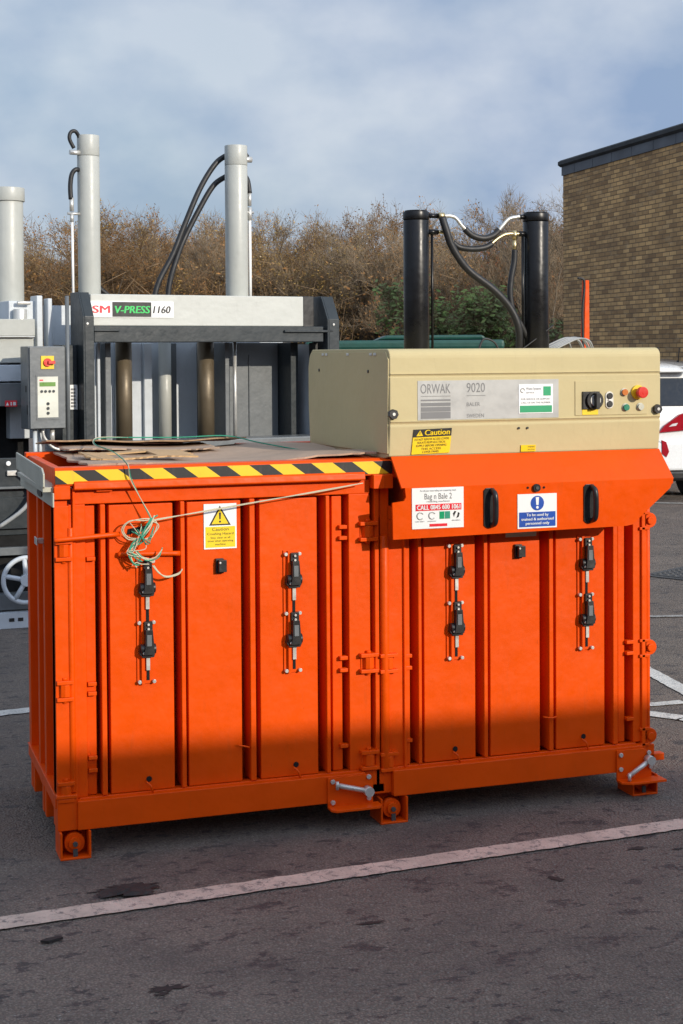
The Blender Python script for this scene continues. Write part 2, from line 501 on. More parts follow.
# corner posts and hinge columns
b = MB(O)
b.box(0, .05, .012, .06, 1.108, 1.150)
b.box(0, .042, .03, .09, .19, 1.106)
b.box(.0, .062, .01, .10, .085, .185)
b.box(-.004, .06, .004, .03, .185, .197)
b.cyl((.050, .025, .20), (.050, .025, 1.02), .010, 12)
b.build('corner_post', ba, BV)
b = MB(O)
b.box(1.032, 1.10, -.01, .05, 1.108, 1.154)
b.box(1.066, 1.07, -.0125, .0, 1.110, 1.152)
b.box(1.068, 1.098, .03, .09, .19, 1.106)
b.box(1.046, 1.092, .035, .06, 1.01, 1.106)
b.box(1.0, 1.10, .02, .11, .095, .178)
b.cyl((1.078, .02, .18), (1.078, .02, .95), .015, 14)
b.build('corner_post', ba, BV)
b = MB(O)
b.box(2.035, 2.075, .045, .10, .10, 1.10)
b.box(2.03, 2.095, .03, .10, .095, .165)
b.cyl((2.078, .05, .18), (2.078, .05, 1.0), .010, 12)
b.box(2.07, 2.135, .03, .06, .105, .13)
b.build('corner_post', ba, BV)

def knuckle(b, x, z, w_=.042, y=.012):
    # a forged hinge: two lugs clasping a barrel with a bolt head
    for dz in (-.026, .026):
        b.box(x - w_ / 2 - .006, x + w_ / 2 + .006, y - .006, y + .05, z + dz - .006, z + dz + .006)
    b.cyl((x, y + .012, z - .019), (x, y + .012, z + .019), .019, 8, smooth=False)
    b.box(x - w_ / 2, x + w_ / 2, y + .014, y + .045, z - .020, z + .020)
    b.cyl((x, y + .012, z + .032), (x, y + .012, z + .040), .009, 8)
    b.cyl((x, y + .012, z - .040), (x, y + .012, z - .032), .009, 8)
def barrel_side(b, x, z):
    b.cyl((x, .03, z), (x, .075, z), .027, 16)
    b.box(x - .045, x - .005, .02, .07, z - .032, z - .022)
    b.box(x - .045, x - .005, .02, .07, z + .022, z + .032)
    b.cyl((x, .02, z), (x, .03, z), .014, 8)
for xs_, zs_ in ((.028, (.951, .518, .205)), (1.022, (.967, .533, .212)), (1.090, (.527, .20))):
    for z in zs_:
        b = MB(O); knuckle(b, xs_, z, .05 if xs_ > .1 else .04); b.build('hinge', ba, .0015)
for z in (.958, .509, .196):
    b = MB(O); barrel_side(b, 2.078, z); b.build('hinge', ba, .0015)

# doors
def latch(parent, x, ztop):
    """slotted guide plate with two cam levers gripping steel straps"""
    b = MB(O)
    b.m(O).box(x - .032, x + .020, .0245, .0285, ztop - .385, ztop + .012)
    b.m('redplastic')
    b.m(O).box(x - .020, x - .010, .0125, .0245, ztop - .385, ztop + .010)
    b.m('holeshade').box(x - .003, x + .007, .0230, .0243, ztop - .375, ztop - .01)
    for k in (0, 1):
        z = ztop - k * .192
        b.m('plastic')
        b.box(x - .012, x + .014, .004, .024, z - .035, z + .004)
        b.prism([(x - .010, z - .02), (x - .012, z - .075), (x - .016, z - .098), (x + .018, z - .098), (x + .016, z - .07), (x + .012, z - .02)], -.010, .012, 'y')
        b.prism([(x - .024, z - .07), (x - .028, z - .095), (x - .018, z - .108), (x + .018, z - .108), (x + .024, z - .088), (x + .020, z - .068)], .004, .026, 'y')
        b.cyl((x - .024, .012, z - .082), (x + .024, .012, z - .082), .016, 14)
        b.m('midgrey').box(x - .007, x + .008, -.0125, -.0095, z - .07, z - .035)
        b.m('steel')
        b.box(x - .005, x + .007, .014, .018, z - .150, z - .105)
        for (dx, dz) in ((-.026, 0), (.020, 0)):
            b.cyl((x + dx, .012, z + dz), (x + dx, .025, z + dz), .006, 8)
        for dx in (-.014, .014):
            b.cyl((x + dx, -.004, z - .094), (x + dx, .004, z - .094), .005, 8)
        b.cyl((x, -.004, z - .004), (x, .004, z - .004), .004, 8); b.cyl((x, -.004, z - .018), (x, .004, z - .018), .004, 8)
    b.m('steel')
    for dx in (-.026, .020):
        b.cyl((x + dx, .012, ztop - .378), (x + dx, .025, ztop - .378), .006, 8)
    return b.build('latch', parent, .0008)

def small_handle(parent, x, z0, z1):
    b = MB('plastic')
    b.box(x - .016, x + .010, .018, .0285, z0, z1)
    b.box(x - .010, x + .016, .002, .022, z0 + .006, z1 - .004)
    b.m('steel').cyl((x - .006, -.001, z1 - .012), (x - .006, .004, z1 - .012), .004, 8)
    return b.build('door_handle', parent, .002)

def pins(b, x, z):
    b.m('holeshade').cyl((x, .0268, z + .012), (x, .0283, z + .012), .009, 12)
    b.m(O).tube([(x - .012, .02, z + .006), (x, .008, z - .004), (x + .006, .010, z - .02), (x + .014, .018, z - .032)], .0035, 6, 3)

def door(x0, x1, panels, ribs, strips, holes, stile_l, stile_r, ztop, name='chamber_door'):
    b = MB(O)
    zt, zb = ztop, .178
    b.box(x0 + .01, x1 - .01, .195, .203, zb, zt)              # backing sheet
    b.box(x0, x1, .030, .112, zt, zt + .045)                   # top rail
    b.box(x0, stile_l, .030, .112, zb, zt)
    b.box(stile_r, x1, .030, .112, zb, zt)
    for (a, c) in panels: b.box(a, c, .030, .111, zb + .002, zt - .006)
    for (a, c) in ribs: b.box(a, c, .022, .111, zb + .002, zt - .002)
    for (a, c) in strips: b.box(a, c, .044, .111, zb + .002, zt - .006)
    o = b.build(name, ba, BV)
    return o

dl = door(.062, 1.032, [(.170, .372), (.418, .593), (.655, .849)], [(.142, .158), (.395, .409), (.620, .638), (.877, .890)],
          [(.097, .128), (.904, .938)], None, .097, .958, 1.090)
dr_ = door(1.092, 2.066, [(1.222, 1.408), (1.463, 1.649), (1.710, 1.898)], [(1.199, 1.211), (1.437, 1.451), (1.681, 1.697), (1.928, 1.946)],
           [(1.958, 1.984)], None, 1.171, 2.010, 1.00)
# top cap lip of the left door, panel cover line
b = MB(O)
b.prism([(.004, 1.136), (.000, 1.140), (.002, 1.158), (.012, 1.166), (.05, 1.166), (.05, 1.136)], .060, 1.008, 'x')
b.box(.13, .18, .016, .029, 1.128, 1.134)
b.build('top_rail', ba, BV)
# small weld lumps, tabs
for o_, tabs in ((dl, [(.925, .952, z) for z in (.983, .947, .552, .512, .262)] + [(.10, .127, z) for z in (.92, .53, .50, .30, .26)]),
                 (dr_, [(1.984, 2.012, z) for z in (.533, .494, .262)] + [(1.152, 1.178, z) for z in (.543, .503, .26)])):
    for (a, c, z) in tabs:
        b = MB(O); b.box(a, c, .026, .05, z - .006, z + .006); b.build('hinge_tab', o_, .0015)
for o_, lx in ((dl, (.286, .765)), (dr_, (1.334, 1.823))):
    for x in lx: latch(o_, x, .905)
small_handle(dl, .524, .854, .902); small_handle(dr_, 1.568, .850, .898)
for o_, hx in ((dl, (.289, .772)), (dr_, (1.332, 1.814))):
    for x in hx:
        b = MB(O); pins(b, x, .205); b.build('eyelet_pin', o_)
# twine guide bars and hand slot of the left door
b = MB(O); b.tube([(.0, .0, .985), (.03, -.004, .988), (.20, .006, .996)], .0075, 10, 4); b.build('guide_bar', ba)
b = MB(O); b.tube([(.196, .018, .931), (.30, .018, .929), (.392, .018, .925)], .008, 10, 4); b.build('guide_bar', ba)
b = MB('holeshade')
b.prism([(.226, .990), (.294, 1.002), (.298, 1.018), (.23, 1.008)], .0262, .0285, 'y')
b.build('hand_slot', dl)
b = MB(O); b.tube([(.575, .02, .30), (.60, .012, .295), (.612, .018, .290)], .003, 6, 3); b.build('wire_hook', dl)
b = MB(O); b.tube([(1.655, .02, .30), (1.68, .008, .297), (1.705, .018, .297)], .003, 6, 3); b.build('wire_hook', dr_)

# base rails
b = MB(O); b.box(.061, 1.0, 0, .07, .086, .176); b.box(.07, .99, .026, .05, .174, .1785); b.build('base_rail', ba, .003)
b = MB(O); b.box(1.10, 2.032, 0, .07, .086, .173); b.box(1.11, 2.02, .026, .05, .171, .1775); b.build('base_rail', ba, .003)

# side wall of the left chamber: pressed folds
b = MB(O)
b.box(.046, .056, .03, .80, .19, 1.09)
for (a, c) in ((.022, .085), (.258, .296), (.408, .446), (.650, .705)):
    b.box(.0, .046, a, c, .19, 1.088)
b.box(-.004, .05, .03, .705, .150, .190)
b.box(-.007, .05, .03, .705, .190, .195)
b.box(.02, .05, .03, .74, .09, .15)
b.build('side_wall', ba, .002)
b = MB('steel_skysheen')  # pale colour stands for sky reflected at a grazing angle
b.box(-.006, -.001, .0, .84, 1.086, 1.130)
b.prism([(-.01, 1.150), (.0, 1.146), (.70, 1.158), (.70, 1.214), (.03, 1.206), (-.01, 1.19)], -.036, -.030, 'x')
b.box(-.032, .03, .03, .70, 1.131, 1.146)
b.build('side_guide_plate', ba, .0015)
b = MB('plastic')
b.prism([(.29 + .055 * math.cos(k * PI / 6), 1.107 + .012 * math.sin(k * PI / 6)) for k in range(12)], -.010, -.0065, 'x')
b.build('badge', ba)
b = MB('steel'); b.box(-.022, .0, .262, .282, .945, .962); b.box(-.026, -.022, .24, .30, .942, .966); b.build('catch', ba, .002)
# rear base lumps of the left side (fork pockets)
for y in (.30, .60):
    b = MB(O); b.box(.003, .06, y, y + .035, .045, .149); b.box(.003, .06, y + .06, y + .095, .045, .149); b.build('fork_pocket', ba, .003)

# feet: U brackets with a castor
def foot(x0, x1, y0=-.012, z1=.085):
    b = MB(O)
    y1 = y0 + .11
    b.box(x0, x1, y0, y1, 0.0, .007)
    b.box(x0, x0 + .007, y0, y1, .007, z1)
    b.box(x1 - .007, x1, y0, y1, .007, z1)
    b.box(x0 + .007, x1 - .007, y0 + .072, y0 + .079, .007, z1)
    o = b.build('foot', ba, .002)
    xm = (x0 + x1) / 2
    b = MB(O); ya = y0 + .012; b.cyl((xm, ya + .012, .045), (xm, ya + .046, .045), .031, 20); b.m(O).cyl((xm, ya + .003, .045), (xm, ya + .02, .045), .019, 12); b.m('iron').cyl((xm, ya - .006, .045), (xm, ya + .01, .045), .008, 6)
    b.m('iron').box(xm - .007, xm + .007, ya - .004, ya + .002, .0075, .030)
    b.build('roller', o)
    return o
foot(.004, .099); foot(1.050, 1.146); foot(1.985, 2.084, z1=.07)
foot(.06, .15, y0=.73); foot(1.985, 2.08, y0=.73)

# bolt plates
def bolt_plate(poly, shelf, pin0, pin1, screws):
    b = MB(O)
    b.prism(poly, -.010, -.002, 'y')
    b.prism(shelf, min(p[1] for p in poly) - .004, min(p[1] for p in poly) + .004, 'z')
    b.m('steel')
    for (x, z) in screws: b.cyl((x, -.017, z), (x, -.010, z), .008, 8)
    o = b.build('bolt_plate', ba, .001)
    b = MB('steel'); b.cyl(pin0, pin1, .0085, 12)
    d = (Vector(pin1) - Vector(pin0)).normalized()
    b.cyl(Vector(pin1) - d * .004 + Vector((0, -.014, 0)), Vector(pin1) - d * .004 + Vector((0, .016, 0)), .016, 14)
    b.cyl(Vector(pin0) + Vector((0, -.008, .014)), Vector(pin0) + Vector((0, -.008, -.012)), .006, 8)
    b.build('locking_pin', o)
bolt_plate([(.868, .172), (1.012, .172), (1.024, .150), (1.024, .075), (.868, .075)],
           [(.868, -.004), (.868, -.045), (.882, -.060), (1.028, -.060), (1.042, -.045), (1.042, -.004)],
           (.892, -.028, .152), (1.004, -.032, .122), [(.884, .160), (1.008, .165), (1.008, .095), (.884, .092)])
bolt_plate([(1.925, .165), (2.03, .165), (2.06, .14), (2.06, .06), (1.925, .06)],
           [(1.925, -.004), (1.925, -.04), (1.955, -.062), (2.09, -.062), (2.09, -.004)],
           (1.955, -.034, .078), (2.046, -.030, .130), [(1.938, .150), (1.938, .10), (2.048, .150), (2.055, .10)])

# hazard tape: individual slanted bands on one strip
def hazard():
    b = MB('hazblack', 'hazyellow')
    z0, z1 = 1.156, 1.197
    xa, xb = .004, 1.104
    def clip(poly, a, c):
        for side, lim in ((1, a), (-1, c)):
            o_ = []
            for i in range(len(poly)):
                p = poly[i]; q = poly[(i + 1) % len(poly)]
                ip = side * (p[0] - lim) >= 0; iq = side * (q[0] - lim) >= 0
                if ip: o_.append(p)
                if ip != iq:
                    s_ = (lim - p[0]) / (q[0] - p[0]); o_.append((lim, p[1] + s_ * (q[1] - p[1])))
            poly = o_
            if len(poly) < 3: return None
        return poly
    k = 0; x = .004 - .087
    while x < 1.12:
        wd = .072 if k % 2 else .068
        poly = clip([(x, z1), (x + wd, z1), (x + wd + .056, z0), (x + .056, z0)], xa, xb)
        if poly:
            b.m('hazyellow' if k % 2 else 'hazblack').prism(poly, .0085, .0115, 'y')
        x += wd; k += 1
    return b.build('hazard_strip', ba)
hazard()

# press hood
hd = MB('beige')
prof = [(-.022, 1.213), (-.034, 1.312), (-.030, 1.318), (-.034, 1.324), (-.034, 1.470), (-.030, 1.475), (-.034, 1.480), (-.034, 1.535)]
for k in range(1, 7):
    a = k / 6 * PI / 2
    prof.append((-.034 + .03 * (1 - math.cos(a)), 1.535 + .03 * math.sin(a)))
prof += [(.70, 1.566), (.80, 1.566), (.83, 1.548), (.846, 1.50), (.846, 1.36), (.83, 1.203), (.03, 1.203)]
hd.prism([(p[0], p[1]) for p in prof], 1.081, 2.083, 'x')
hood = hd.build('press_hood', ba, .004)
b = MB('beige')
b.prism([(-.020, 1.222), (-.030, 1.53), (-.004, 1.556), (.69, 1.556), (.79, 1.556), (.82, 1.54), (.836, 1.50), (.836, 1.36), (.82, 1.212)], 1.0765, 1.0812, 'x')
b.m('steel')
for y in (.08, .12, .36, .60, .64): b.box(1.074, 1.0765, y, y + .025, 1.543, 1.552)
b.m('plastic')
for y in (.16, .70): b.cyl((1.0735, y, 1.49), (1.0765, y, 1.49), .006, 8)
b.build('side_cover', hood, .001)
b = MB('beige')
b.box(1.083, 2.081, -.0375, -.034, 1.482, 1.4845); b.box(1.083, 2.081, -.0375, -.034, 1.326, 1.3285)
b.build('trim_line', hood)

# control panel
cp = MB('beige'); cp.box(1.752, 2.030, -.037, -.0342, 1.335, 1.452); cpo = cp.build('control_panel', ba, .001)
b = MB('plastic'); b.box(1.778, 1.842, -.044, -.037, 1.356, 1.416); b.cyl((1.820, -.054, 1.386), (1.820, -.044, 1.386), .031, 20)
b.m('steel').cyl((1.820, -.0565, 1.386), (1.820, -.054, 1.386), .020, 18); b.m('plastic').box(1.813, 1.827, -.075, -.056, 1.361, 1.411)
b.build('isolator_switch', cpo, .001)
b = MB('yellow'); b.box(1.778, 1.838, -.0385, -.037, 1.337, 1.3545); lb = b.build('warning_label', cpo)
b = MB('steel'); b.prism([(1.881 + .0155 * math.cos(k * PI / 8), 1.386 + (.014 if math.sin(k * PI / 8) > 0 else -.014) + .0155 * math.sin(k * PI / 8)) for k in range(16)], -.041, -.037, 'y')
b.m('plastic').cyl((1.881, -.045, 1.400), (1.881, -.041, 1.400), .011, 12); b.cyl((1.881, -.045, 1.372), (1.881, -.041, 1.372), .011, 12)
b.m('white').box(1.875, 1.887, -.046, -.041, 1.384, 1.388)
b.build('start_stop_button', cpo, .0006)
def pushbtn(x, z, mat, name):
    b = MB('steel_skysheen'); b.cyl((x, -.041, z), (x, -.037, z), .0140, 18); b.m(mat).cyl((x, -.048, z), (x, -.041, z), .0115, 16, .010)
    b.build(name, cpo, .0008)
pushbtn(1.938, 1.412, 'orangelamp', 'indicator_lamp'); pushbtn(1.944, 1.360, 'greenlamp', 'push_button'); pushbtn(2.000, 1.361, 'steel_skysheen', 'key_switch')
b = MB('hazyellow'); b.cyl((1.990, -.046, 1.411), (1.990, -.037, 1.411), .025, 20); b.m('redplastic').cyl((1.990, -.062, 1.411), (1.990, -.046, 1.411), .012, 16)
b.cyl((1.990, -.080, 1.411), (1.990, -.062, 1.411), .0195, 20); b.build('emergency_stop', cpo, .002)
# cover screws at each end
for x in (1.090, 2.067):
    b = MB('plastic'); b.cyl((x, -.048, 1.352), (x, -.034, 1.352), .017, 7, smooth=False); b.m('steel').cyl((x, -.050, 1.352), (x, -.048, 1.352), .006, 8)
    b.build('cover_knob', hood, .001)
for x in (1.542, 1.574):
    b = MB('plastic'); b.cyl((x, -.037, 1.297), (x, -.030, 1.297), .004, 8); b.build('screw_hole', hood)

# silver name plate
b = MB('silverlabel'); b.box(1.178, 1.690, -.0355, -.0342, 1.330, 1.460); npl = b.build('name_plate', ba)
lettering('lettering', [('ORWAK', 1.188, 1.418, .033, .106, 'L'), ('9020', 1.352, 1.420, .033, .066, 'L'), ('BALER', 1.352, 1.374, .013, .048, 'L'), ('SWEDEN', 1.352, 1.336, .013, .062, 'L')], -.0362, 'greyink', npl)
b = MB('greyink')
for (z0, z1) in ((1.408, 1.4095), (1.393, 1.398), (1.376, 1.387), (1.358, 1.373), (1.335, 1.3565)): b.box(1.189, 1.294, -.0363, -.0356, z0, z1)
b.box(1.352, 1.42, -.0363, -.0356, 1.408, 1.4095)
b.build('logo_bars', npl)
b = MB('white'); b.box(1.541, 1.668, -.0372, -.0358, 1.346, 1.444); st = b.build('service_sticker', ba)
b = MB('greenink'); b.box(1.545, 1.664, -.0380, -.0373, 1.349, 1.372); b.box(1.632, 1.660, -.0380, -.0373, 1.405, 1.436); b.build('green_band', st)
lettering('lettering', [('Waste Systems', 1.568, 1.425, .009, .055, 'L'), ('service', 1.568, 1.413, .007, .03, 'L'), ('FOR SERVICE OR SUPPORT', 1.604, 1.391, .006, .11, 'C'), ('CALL US ON THE NUMBER', 1.604, 1.379, .006, .11, 'C')], -.0380, 'greyink', st)
b = MB('greyink'); b.tube([(1.555 + .007 * math.cos(a), -.0378, 1.423 + .007 * math.sin(a)) for a in [k * .5 for k in range(11)]], .0012, 5, 2); b.build('emblem', st)

# yellow caution sticker on hood, slightly skewed
def skew(x, z, k=.045): return x + (z - 1.305) * k * 2
b = MB('yellow')
def sk(x, z): return (x + (z - 1.22) * .07, z + (x - 1.165) * .025)
b.prism([sk(1.158, 1.218), sk(1.293, 1.218), sk(1.293, 1.274), sk(1.158, 1.274)], -.0420, -.0400, 'y')
b.m('ink').prism([sk(1.158, 1.2741), sk(1.293, 1.2741), sk(1.293, 1.300), sk(1.158, 1.300)], -.0420, -.0400, 'y')
cs = b.build('caution_sticker', ba)
for v in cs.data.vertices: v.co.y += (1.30 - v.co.z) * .10 + .006
def on_sk(o):
    for v in o.data.vertices:
        x, z = v.co.x, v.co.z; v.co.x, v.co.z = sk(x, z); v.co.y = v.co.y - .0430 + (1.30 - v.co.z) * .10 + .006
on_sk(lettering('heading', [('Caution', 1.198, 1.2795, .019, .088, 'L')], 0, 'yellow', cs, bold=.04))
on_sk(lettering('lettering', [('DO NOT REMOVE ACCESS COVERS', 1.225, 1.263, .0075, .122, 'C'), ('ISOLATE FROM ELECTRICAL', 1.225, 1.2525, .0075, .10, 'C'), ('SUPPLY BEFORE OPENING', 1.225, 1.242, .0075, .108, 'C'), ('THIS ACCESS', 1.225, 1.2315, .0075, .07, 'C'), ('COVER PANEL', 1.225, 1.2215, .0075, .06, 'C')], 0, 'ink', cs))
b = MB('yellow'); b.prism([(1.168, 1.278), (1.192, 1.278), (1.180, 1.297)], -.001, 0, 'y'); tri = b.build('warning_triangle', cs); on_sk(tri)
b = MB('ink'); b.box(1.1787, 1.1813, -.001, 0, 1.283, 1.292); e_ = b.build('exclamation_mark', cs); on_sk(e_)
for v in e_.data.vertices: v.co.y -= .0006
b = MB('yellow'); b.box(1.553, 1.607, -.030, -.0265, 1.217, 1.239); sm = b.build('small_warning_label', ba)
for v in sm.data.vertices: v.co.y += (1.24 - v.co.z) * .12
lettering('lettering', [('WARNING', 1.590, 1.231, .005, .026, 'C'), ('HIGH VOLTAGE', 1.590, 1.222, .005, .026, 'C')], -.0312, 'ink', sm)

# orange apron (flared lower front of the press head)
ap = MB(O)
# upper sloping face
A0 = [(1.081, -.024, 1.213), (2.083, -.024, 1.213), (2.083, -.120, 1.118), (1.099, -.120, 1.118)]
ap.prism([(-.024, 1.213), (-.120, 1.118), (-.113, 1.114), (-.018, 1.208)], 1.088, 2.083, 'x')
poly = [(1.099, 1.118), (2.083, 1.118), (2.070, 1.085), (1.925, .966), (1.900, .962), (1.058, .953), (1.056, 1.071), (1.096, 1.076), (1.103, 1.088)]
ap.prism(poly, -.120, -.112, 'y')
ap.prism([(-.118, 1.119), (-.024, 1.21), (.0, 1.21), (.0, 1.05), (-.118, 1.10)], 2.070, 2.082, 'x')
ap.box(1.16, 1.90, .0, .028, 1.0, 1.21)
apo = ap.build('press_apron', ba, 0)
for x in (1.395, 1.760):
    b = MB('plastic')
    z0, z1 = .978, 1.108
    b.prism([(x - .022, z0 + .008), (x - .014, z0), (x + .014, z0), (x + .022, z0 + .010), (x + .022, z1 - .010), (x + .014, z1), (x - .014, z1), (x - .022, z1 - .008)], -.124, -.1205, 'y')
    b.m('plastic').tube([(x + .007, -.122, z0 + .008), (x + .007, -.150, z0 + .020), (x + .007, -.156, (z0 + z1) / 2), (x + .007, -.150, z1 - .020), (x + .007, -.122, z1 - .008)], .009, 10, 6)
    b.build('grab_handle', apo, .001)
b = MB('plastic'); b.cyl((1.563, -.130, 1.103), (1.563, -.1205, 1.103), .013, 16); b.m('iron').cyl((1.563, -.133, 1.103), (1.563, -.130, 1.103), .006, 10)
b.m('holeshade'); b.cyl((1.533, -.1225, 1.104), (1.533, -.1205, 1.104), .004, 8); b.cyl((1.592, -.1225, 1.103), (1.592, -.1205, 1.103), .004, 8)
b.build('key_lock', apo)
b = MB('cream'); b.box(1.515, 1.628, .012, .016, .925, .957); b.build('paper_label', ba)

def lean(o):
    for v in o.data.vertices:
        if v.co.y < -.098:
            z = v.co.z; dy = max(0, 1.118 - z) * .12
            v.co.x += dy * (.376 + (v.co.x - 1.057) * .22); v.co.y += dy; v.co.z += dy * (z - 1.55) / 4.49
    for c in o.children:
        if c.type == 'MESH': lean(c)
lean(apo)
# supplier sticker
b = MB('white'); b.box(1.122, 1.302, -.1225, -.1205, .984, 1.116); ss = b.build('supplier_sticker', ba)
b = MB('redink'); b.box(1.134, 1.294, -.1232, -.1225, 1.042, 1.063); b.box(1.182, 1.244, -.1232, -.1225, .990, .999); b.build('red_band', ss)
lettering('phone_number', [('CALL 0845 600 1061', 1.139, 1.0455, .0155, .150, 'L')], -.1240, 'white', ss, bold=.04)
lettering('lettering', [('For all your waste baling and compacting needs', 1.213, 1.104, .006, .125, 'C'), ('Bag n Bale 2', 1.213, 1.079, .020, .095, 'C'), ('recycling machines', 1.213, 1.069, .006, .08, 'C'),
                        ('waste balers', 1.148, 1.006, .005, .032, 'C'), ('compactors', 1.190, 1.006, .005, .03, 'C'), ('shredders', 1.275, 1.006, .005, .03, 'C')], -.1234, 'greyink', ss)
b = MB('silverlabel')
for x in (1.150, 1.191): b.tube([(x + .011 * math.cos(a), -.1228, 1.026 + .011 * math.sin(a)) for a in [.5 + k * .5 for k in range(11)]], .0022, 5, 2)
b.m('greenink').box(1.217, 1.234, -.1234, -.1225, 1.014, 1.038); b.m('teal').box(1.236, 1.254, -.1234, -.1225, 1.014, 1.038)
b.m('ink').prism([(1.264, 1.03), (1.270, 1.038), (1.276, 1.036), (1.270, 1.026), (1.268, 1.018)], -.1234, -.1225, 'y')
b.prism([(1.288, 1.03), (1.284, 1.018), (1.276, 1.014), (1.280, 1.024), (1.282, 1.034)], -.1234, -.1225, 'y')
b.build('pictogram', ss)

# blue mandatory sign
b = MB('white'); b.box(1.495, 1.638, -.1225, -.1205, .969, 1.083); bs = b.build('mandatory_sign', ba)
b = MB('blue'); b.box(1.500, 1.633, -.1232, -.1225, .974, 1.023); b.cyl((1.5665, -.1232, 1.052), (1.5665, -.1225, 1.052), .0245, 28)
b.build('blue_panel', bs)
b = MB('white'); b.prism([(1.5625, 1.046), (1.5705, 1.046), (1.5725, 1.072), (1.5605, 1.072)], -.1238, -.1232, 'y'); b.cyl((1.5665, -.1238, 1.038), (1.5665, -.1232, 1.038), .0048, 12)
b.build('exclamation_mark', bs)
lettering('lettering', [('To be used by', 1.5665, 1.0095, .0095, .080, 'C'), ('trained & authorised', 1.5665, .9955, .0095, .118, 'C'), ('personnel only', 1.5665, .9815, .0095, .086, 'C')], -.1240, 'white', bs, bold=.04)

lean(ss); lean(bs)
# yellow caution sign on left door
b = MB('white'); b.box(.472, .579, .0270, .0285, .932, 1.076); cs2 = b.build('caution_sign', ba)
b = MB('yellow'); b.box(.477, .574, .0262, .0270, .937, 1.003); b.build('yellow_panel', cs2)
b = MB('ink'); b.prism([(.489, 1.007), (.560, 1.007), (.5245, 1.070)], .0264, .0270, 'y')
b.m('yellow').prism([(.497, 1.0115), (.552, 1.0115), (.5245, 1.060)], .0258, .0264, 'y')
b.m('ink').prism([(.5225, 1.026), (.5265, 1.026), (.528, 1.048), (.521, 1.048)], .0252, .0258, 'y'); b.cyl((.5245, .0252, 1.019), (.5245, .0258, 1.019), .0034, 10)
b.build('warning_triangle', cs2)
lettering('lettering', [('Caution', .5255, .990, .0105, .054, 'C'), ('Crushing Hazard', .5255, .9770, .0080, .086, 'C'), ('Stay clear at all', .5255, .9650, .0065, .064, 'C'), ('times when operating', .5255, .9550, .0065, .084, 'C'), ('machine', .5255, .9440, .0065, .034, 'C')], .0256, 'ink', cs2)

# black cylinders on hood
def cyl_up(xc, yc, r, z0, z1, mat, name, parent, cap=None):
    b = MB(mat); b.cyl((xc, yc, z0), (xc, yc, z1 - .03), r, 36); b.cyl((xc, yc, z1 - .028), (xc, yc, z1), r * 1.03, 36)
    b.cyl((xc, yc, z1), (xc, yc, z1 + .005), r * .9, 36)
    return b.build(name, parent, .0015)
c1 = cyl_up(1.347, .4, .046, 1.55, 2.055, 'black', 'hydraulic_cylinder', ba)
c2 = cyl_up(1.820, .4, .047, 1.55, 2.060, 'black', 'hydraulic_cylinder', ba)
b = MB('black'); b.cyl((1.39, .4, 2.043), (1.43, .4, 2.043), .009, 10); b.cyl((1.39, .4, 1.985), (1.43, .4, 1.985), .010, 10); b.cyl((1.408, .4, 1.56), (1.408, .4, 1.985), .005, 8); b.build('port_pipe', c1)
b = MB('black'); b.cyl((1.745, .4, 2.047), (1.78, .4, 2.047), .009, 10); b.cyl((1.745, .4, 1.985), (1.78, .4, 1.985), .010, 10); b.cyl((1.766, .4, 1.56), (1.766, .4, 1.985), .005, 8); b.build('port_pipe', c2)
Y = .392
b = MB('brass'); b.cyl((1.43, Y, 2.043), (1.452, Y, 2.043), .012, 8); b.m('steel').tube([(1.452, Y, 2.043), (1.48, Y, 2.043), (1.500, Y, 2.034), (1.520, Y, 2.010), (1.540, Y, 1.992)], .007, 8, 4)
b.m('rubber').tube([(1.533, Y, 1.998), (1.560, Y, 1.976), (1.604, Y, 1.965), (1.645, Y, 1.976), (1.668, Y, 1.996)], .012, 10, 5)
b.m('steel').tube([(1.662, Y, 1.990), (1.685, Y, 2.016), (1.708, Y, 2.038), (1.735, Y, 2.045), (1.75, Y, 2.047)], .007, 8, 4); b.build('hydraulic_hose', ba)
b = MB('brass'); b.tube([(1.43, Y, 1.985), (1.455, Y, 1.982), (1.475, Y, 1.962), (1.490, Y, 1.944)], .007, 8, 4)
b.m('rubber').tube([(1.486, Y, 1.949), (1.51, Y, 1.932), (1.56, Y, 1.926), (1.61, Y, 1.932), (1.640, Y, 1.946)], .011, 10, 5)
b.m('brass').tube([(1.634, Y, 1.942), (1.66, Y, 1.964), (1.690, Y, 1.980), (1.715, Y, 1.984), (1.75, Y, 1.984)], .0065, 8, 4)
b.cyl((1.730, Y, 1.996), (1.730, Y, 1.965), .011, 8); b.cyl((1.730, Y, 1.965), (1.730, Y, 1.92), .008, 8); b.build('hydraulic_hose', ba)
b = MB('rubber'); b.tube([(1.730, Y, 1.925), (1.728, Y, 1.88), (1.716, Y, 1.82), (1.712, Y, 1.76), (1.724, Y, 1.70), (1.758, Y, 1.645), (1.79, Y + .01, 1.59), (1.81, Y + .03, 1.55)], .011, 10, 6); b.build('hydraulic_hose', ba)
b = MB('rubber'); b.tube([(1.441, Y - .01, 2.035), (1.452, Y - .02, 1.99), (1.475, Y - .02, 1.93), (1.536, Y - .02, 1.85), (1.635, Y - .02, 1.78), (1.70, Y - .02, 1.715), (1.736, Y - .02, 1.64), (1.747, Y, 1.55)], .0135, 10, 6); b.build('hydraulic_hose', ba)
b = MB('rubber'); b.tube([(1.58, .38, 1.56), (1.60, .38, 1.60), (1.64, .38, 1.59), (1.66, .38, 1.56)], .004, 6, 5)
b.tube([(1.74, .36, 1.56), (1.80, .36, 1.60), (1.87, .36, 1.65)], .003, 6, 4); b.build('thin_wire', ba)
